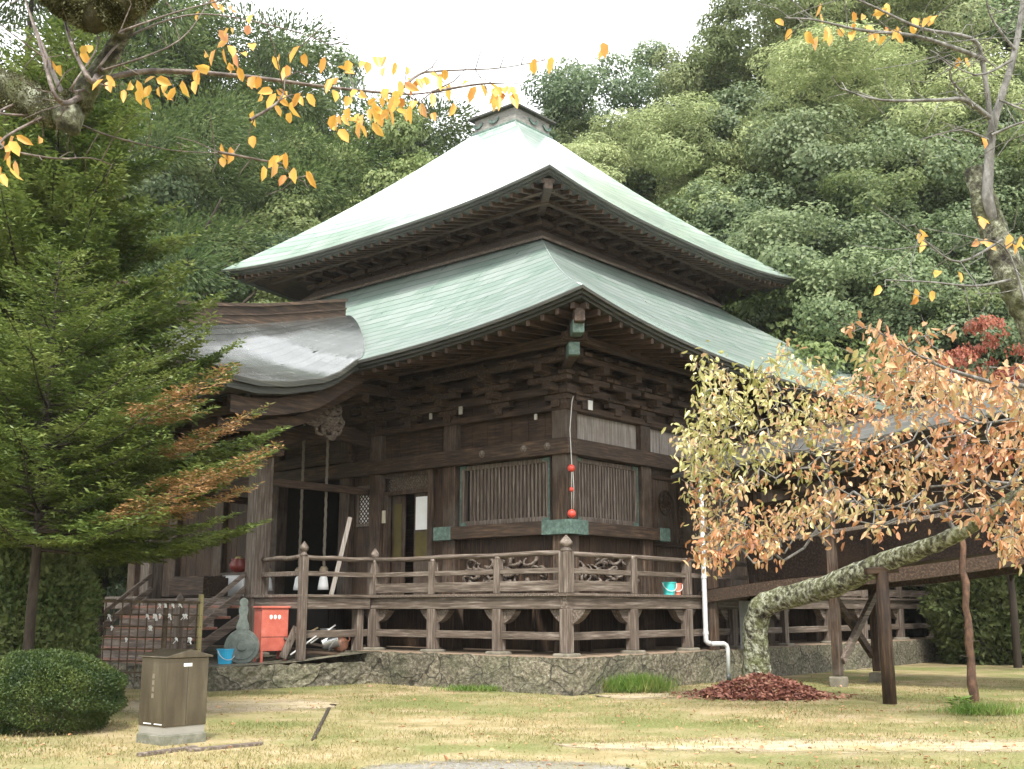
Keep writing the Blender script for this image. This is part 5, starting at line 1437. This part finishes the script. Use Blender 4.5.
# ------------------------------------------------------------------ foreground cherry, upper left (its trunk stands left of the view)
fc = empty("mossy_cherry", (-4.6, 5.6, 0), 0, "mossy cherry limb with sparse yellow leaves reaching across the upper left", "tree")
off = np.array([-4.6, 5.6, 0])
path = [np.array([0, 0, -.1]), np.array([.1, 0, 1.6]), np.array([.5, -.1, 3.0]), W2(-140, 60, 5.4), W2(-40, 78, 5.3), W2(20, 95, 5.2), W2(62, 112, 5.15), W2(92, 82, 5.1), W2(118, 42, 5.05), W2(146, -8, 5.0), W2(180, -70, 5.0)]
rad = [.24, .2, .17, .13, .10, .088, .078, .055, .04, .032, .025]
d3, r3 = dense(path, rad)
MB().tube([tuple(q) for q in d3], r3, 12, jit=.07).build("limb", lichen_m, fc, smooth=True)
MB().tube([tuple(W2(58, 105, 5.15)), tuple(W2(70, 120, 5.12)), tuple(W2(76, 133, 5.1))], [.06, .085, .02], 10, jit=.15).build("broken_stub", lichen_m, fc, smooth=True)
o = MB().tube([tuple(W2(38, -30, 4.9)), tuple(W2(70, -8, 4.9)), tuple(W2(98, 12, 4.9)), tuple(W2(120, 0, 4.9)), tuple(W2(150, -30, 4.9))], [.1, .12, .10, .11, .1], 12, jit=.12).build("mossy_limb", moss_m, fc, smooth=True)
def fuzz(line, r, n, parent, mat, L=.02):
    line = np.array(line); k = rng.integers(0, len(line) - 1, n); t_ = rng.uniform(0, 1, (n, 1)); q = line[k] * (1 - t_) + line[k + 1] * t_
    d = rnd(n); ax = unit(line[k + 1] - line[k]); d = unit(d - ax * (d * ax).sum(1, keepdims=True)); rr = np.interp(k + t_[:, 0], np.arange(len(line)), r)[:, None]
    leaf_mesh("moss", q + d * rr * .98, unit(d + rng.normal(size=(n, 3)) * .7), rnd(n), L * rng.uniform(.5, 1.4, n), L * .5, mat, parent)
mossleaf = leafmat("moss_fronds", [(.03, .03, .012), (.065, .065, .026), (.12, .12, .055), (.26, .27, .17)], .2, 9, .8, .2)
fuzz([W2(38, -30, 4.9), W2(70, -8, 4.9), W2(98, 12, 4.9), W2(120, 0, 4.9), W2(150, -30, 4.9)], [.1, .12, .10, .11, .1], 9000, fc, mossleaf)
fuzz(d3[12:34], r3[12:34], 9000, fc, mossleaf, .014)
subs = [[(94, 80), (150, 71), (240, 76), (320, 86), (400, 94), (432, 92)], [(398, 93), (418, 75), (440, 71), (500, 68), (545, 60)], [(432, 92), (480, 84), (520, 83)],
        [(58, 100), (40, 45), (22, -10)], [(60, 98), (48, 60), (25, 0)], [(100, 66), (130, 36), (200, 14), (290, 30), (330, 45)], [(90, 80), (70, 40), (60, 0)], [(125, 30), (190, 8), (270, -10)],
        [(0, 113), (60, 118), (110, 136), (170, 150), (222, 153)], [(0, 143), (50, 158), (90, 158), (112, 165)], [(72, 88), (98, 45), (88, 20)], [(250, 120), (280, 100), (285, 78)], [(218, 152), (260, 160), (285, 165), (296, 178)], [(110, 68), (180, 40), (215, -10)]]
allp = []
bmsh = MB(); twigs_n = []
for i, s in enumerate(subs):
    Y0 = 5.1 - .15 * (i % 4); q = [W2(x, y, Y0 + .12 * k) for k, (x, y) in enumerate(s)]; lim = np.array(d3[10:]); near = lim[np.argmin(np.linalg.norm(lim - q[0], axis=1))]
    if np.linalg.norm(near - q[0]) < .6: q = [near] + q[(1 if np.linalg.norm(near - q[0]) < .12 else 0):]
    w0 = .017 if i == 0 else (.016 if i in (3, 4, 6) else .008)
    dq, rq = dense(q, [w0 * (1 - .8 * k / (len(q) - 1)) for k in range(len(q))], 5)
    bmsh.tube([tuple(z) for z in dq], [max(.0028, z) for z in rq], 7, cap=False, jit=.08); allp.append(dq)
bmsh.build("branches", twig_m, fc, smooth=True)
tg = []
for dq in allp:
    for z in dq[2::2]: tg.append(z + rng.normal(size=3) * np.array([.13, .2, .1]))
nodes, par, bn = [], [], 0
tw = MB()
allpts = np.array([z for dq in allp for z in dq])
for q in tg:
    a = allpts[np.argmin(np.linalg.norm(allpts - q, axis=1))]; mid = (a + q) / 2 + rng.normal(size=3) * .02
    tw.tube([tuple(a), tuple(mid), tuple(q)], [.0032, .0026, .0015], 4, cap=False)
tw.build("twigs", twig_m, fc)
P, D, Nn = [], [], []
clus = [(133, 88, 3), (212, 8, 2), (228, 28, 3), (232, 50, 5), (222, 60, 4), (152, 90, 4), (165, 82, 2), (105, 78, 2), (60, 60, 1), (88, 42, 2), (268, 97, 6), (290, 62, 3), (296, 98, 6), (284, 66, 2), (345, 70, 3), (350, 120, 6), (366, 108, 6), (384, 108, 7), (395, 95, 5), (410, 82, 5), (432, 98, 4), (420, 78, 4), (440, 80, 3), (408, 105, 4), (475, 80, 2), (505, 92, 8), (500, 84, 4), (540, 58, 2), (222, 150, 2), (258, 145, 2), (283, 165, 3), (292, 172, 3), (5, 140, 3), (12, 155, 2), (30, 138, 1), (3, 165, 2), (380, 60, 3), (345, 62, 2), (250, 78, 2), (180, 84, 2), (615, 45, 1), (245, 20, 1), (200, 70, 2), (355, 95, 3), (335, 118, 3)]
for (x, y, k) in clus:
    for _ in range(k + 1):
        P.append(W2(x + rng.normal(0, 10), y + rng.normal(0, 6), 5.0 + rng.normal(0, .18))); D.append(unit(rng.normal(size=3) * .45 + [0, 0, -1])); Nn.append(unit(np.array([0, -1, .2]) + rng.normal(size=3) * .6))
leaf_mesh("leaves", P, D, Nn, rng.uniform(.045, .095, len(P)), rng.uniform(.028, .05, len(P)), ch_yel, fc, oval=True)

# bare grey cherry at the right edge
bc = empty("bare_cherry", (5.2, 8.6, 0), 0, "nearly bare grey cherry stem rising from a mossy broken stub, upper right", "tree")
off = np.array([5.2, 8.6, 0])
path = [np.array([0, 0, -.1]), np.array([-.05, 0, 1.5]), W2(1085, 400, 8.4), W2(1040, 330, 8.3), W2(1018, 290, 8.2), W2(1000, 245, 8.2), W2(985, 205, 8.2), W2(975, 168, 8.2)]
d4, r4 = dense(path, [.22, .19, .15, .11, .095, .085, .08, .06])
MB().tube([tuple(q) for q in d4], [q * 1.25 for q in r4], 12, jit=.14).build("mossy_stub", lichen_m, bc, smooth=True)
path = [W2(1000, 240, 8.2), W2(988, 200, 8.1), W2(989, 165, 8.1), W2(992, 130, 8.05), W2(1002, 95, 8.0), W2(1014, 55, 8.0), W2(1022, 10, 8.0), W2(1030, -50, 8.0)]
d5, r5 = dense(path, [.04, .042, .037, .034, .028, .024, .022, .016])
MB().tube([tuple(q) for q in d5], r5, 10, jit=.04).build("stem", bark_m, bc, smooth=True)
subs = [[(992, 132), (982, 60), (970, 38), (920, 28), (870, 5), (830, -10)], [(985, 60), (960, 50), (915, 36), (860, 30), (815, 20), (785, 18)], [(990, 118), (965, 100), (940, 100), (880, 100), (840, 88)], [(990, 120), (955, 85), (950, 70), (960, 62)],
        [(1000, 100), (1024, 110), (1050, 120)], [(992, 135), (1024, 122), (1040, 128)], [(988, 140), (960, 130), (920, 140)], [(1015, 50), (990, 15), (985, -20)], [(1012, 60), (975, 75), (930, 50)], [(1002, 240), (960, 262), (930, 245), (920, 232)], [(1010, 280), (975, 286), (930, 282), (885, 280)], [(1030, 320), (1010, 255), (990, 240)]]
m = MB(); tw = MB()
for i, s in enumerate(subs):
    q = [W2(x, y, 8.0 - .1 * (i % 3) - .1 * k) for k, (x, y) in enumerate(s)]; w0 = .022 if i < 3 else .012
    dq, rq = dense(q, [max(.004, w0 * (1 - .8 * k / (len(q) - 1))) for k in range(len(q))], 4)
    m.tube([tuple(z) for z in dq], rq, 6, cap=False)
    for z in dq[2:]:
        e = z + rng.normal(size=3) * np.array([.22, .25, .16]); tw.tube([tuple(z), tuple((z + e) / 2 + rng.normal(size=3) * .03), tuple(e)], [.004, .003, .002], 4, cap=False)
m.build("branches", bark_m, bc, smooth=True); tw.build("twigs", bark_m, bc)
P, D, Nn = [], [], []
for (x, y, k) in [(825, 8, 2), (828, 28, 3), (783, 28, 2), (845, 28, 3), (810, 32, 3), (875, 30, 4), (888, 36, 4), (900, 25, 3), (912, 22, 3), (935, 15, 3), (882, 8, 3), (963, 60, 2), (985, 140, 1), (930, 235, 3), (925, 290, 3), (945, 270, 2), (985, 240, 3), (1015, 240, 4), (975, 215, 2), (885, 285, 1), (858, 12, 2)]:
    for _ in range(k):
        P.append(W2(x + rng.normal(0, 5), y + rng.normal(0, 4), 7.8 + rng.normal(0, .15))); D.append(unit(rng.normal(size=3) * .45 + [0, 0, -1])); Nn.append(unit(np.array([0, -1, .2]) + rng.normal(size=3) * .6))
leaf_mesh("leaves", P, D, Nn, rng.uniform(.08, .12, len(P)), rng.uniform(.045, .065, len(P)), ch_yel, bc, oval=True)

# ------------------------------------------------------------------ lawn, tufts, fallen leaves
n = 90000
gx, gy = rng.uniform(-1, 1, n), 11.0 + 14.5 * rng.uniform(0, 1, n) ** 1.15
gx = gx * (gy * .5 + .5)
loc = np.stack([gx, gy], 1)
c, s = math.cos(ROT), math.sin(ROT)
lxx, lyy = c * (gx - OX) + s * (gy - OY), -s * (gx - OX) + c * (gy - OY)
keep = ~((lxx > -.5) & (lyy > -.5)) & ~((lxx > -4.7) & (lyy > 5.1))
keep &= (np.sin(gx * 1.9 + np.sin(gy * 1.3)) + np.sin(gy * 2.3 + gx * .7) + rng.normal(0, .9, n)) > -.5
ub, vb = 512 + FPX * gx / gy, 608 + CAMH / gy * 1150
keep &= ~((ub > 560) & (vb > 738) & (vb < 755) & (rng.random(n) < .85)) & ~((ub > 360) & (ub < 640) & (vb > 755) & (rng.random(n) < .9)) & ~((ub > 90) & (ub < 345) & (vb > 696) & (vb < 717) & (rng.random(n) < .8))
gx, gy = gx[keep], gy[keep]; n = len(gx)
o = leaf_mesh("grass", np.stack([gx, gy, np.zeros(n)], 1), unit(np.stack([rng.normal(0, .5, n), rng.normal(0, .5, n), np.ones(n) * .9], 1)), rnd(n), rng.uniform(.025, .06, n), rng.uniform(.007, .014, n), grass_m)
tag(o, "short yellowing lawn grass in front of the hall", "grass", kind='stuff')
n = 1500
gx, gy = rng.uniform(-1, 1, n), 11.2 + 16 * rng.uniform(0, 1, n) ** 1.2; gx = gx * gy * .48
lxx, lyy = c * (gx - OX) + s * (gy - OY), -s * (gx - OX) + c * (gy - OY)
keep = ~((lxx > -.5) & (lyy > -.5)) & ~((lxx > -4.7) & (lyy > 5.1)) & ((gx > -1 + rng.normal(0, 2.5, n)) | (gx < -4 + rng.normal(0, 1, n)))
gx, gy = gx[keep], gy[keep]; n = len(gx)
scat = leafmat("scattered_leaves", [(.20, .09, .05), (.34, .17, .08), (.45, .27, .13), (.40, .22, .16)], .1, 4, .6, .4)
o = leaf_mesh("fallen_leaves", np.stack([gx, gy, np.full(n, .018)], 1), unit(np.stack([rng.normal(size=n), rng.normal(size=n), rng.normal(0, .2, n)], 1)), unit(rng.normal(size=(n, 3)) * .3 + [0, 0, 1]), rng.uniform(.03, .085, n), rng.uniform(.02, .045, n), scat, oval=True)
tag(o, "brown and orange leaves strewn over the lawn", "fallen leaves", kind='stuff')
def tuft(loc, rx, ry, n, h, label, name="grass_tuft", mat=tuft_m, w=.012):
    a = rng.normal(0, .45, n) * rx; b = rng.normal(0, .45, n) * ry
    o = leaf_mesh(name, np.stack([a, b, np.zeros(n)], 1), unit(np.stack([rng.normal(0, .45, n), rng.normal(0, .45, n), np.ones(n)], 1)), rnd(n), h * rng.uniform(.4, 1.1, n), rng.uniform(.7, 1.3, n) * w, mat)
    o.location = tuple(float(q) for q in loc); return tag(o, label, "grass tuft")
p = onz(595, 692); tuft((p[0], p[1] - .15, 0), .45, .2, 1500, .36, "fresh green grass tuft at the podium's corner, left of the longer tuft")
p = onz(640, 692); tuft((p[0], p[1] - .2, 0), .55, .2, 2000, .40, "longer green grass tuft against the podium beneath the right veranda")
p = onz(478, 691); tuft((p[0], p[1] - .1, 0), .8, .12, 700, .16, "low thin grass strip at the podium's foot below the slatted window")
p = onz(985, 715); tuft((p[0], p[1], 0), .55, .3, 900, .22, "bright green weeds at the foot of the thin pole prop")
p = onz(960, 712); t = empty("weed", (p[0], p[1], 0), 0, "single broad leaved light green weed before the thin pole prop", "weed")
n = 60; a = rng.uniform(0, 6.3, n)
leaf_mesh("leaves", np.stack([.05 * np.cos(a), .05 * np.sin(a), rng.uniform(.03, .2, n)], 1), unit(np.stack([np.cos(a), np.sin(a), rng.uniform(-.1, .5, n)], 1)), unit(rng.normal(size=(n, 3)) * .3 + [0, 0, 1]), rng.uniform(.1, .2, n), rng.uniform(.03, .06, n), tuft_m, t)
for i, (a, b) in enumerate((((961, 790), (961, 735)), ((1004, 790), (1012, 748)))):
    p = onz(*a); t = empty("dry_stem", (p[0], p[1], 0), 0, ["upright thin dry grass stem at the lawn's front edge", "slanting thin dry grass stem nearest the picture's edge"][i], "grass stem")
    q = aty(*b, p[1]) - p
    MB().tube([(0, 0, -.02), (q[0] * .4, 0, q[2] * .5), tuple(q)], [.005, .004, .002], 5).build("stalk", solid((.3, .27, .16), name="dry_stalk"), t)
    n = 14; zz = rng.uniform(.2, 1, n)
    leaf_mesh("seed_head", np.stack([q[0] * zz, np.zeros(n), q[2] * zz], 1), unit(rng.normal(size=(n, 3)) * .5 + [0, 0, 1]), rnd(n), rng.uniform(.02, .05, n), .006, grass_m, t)
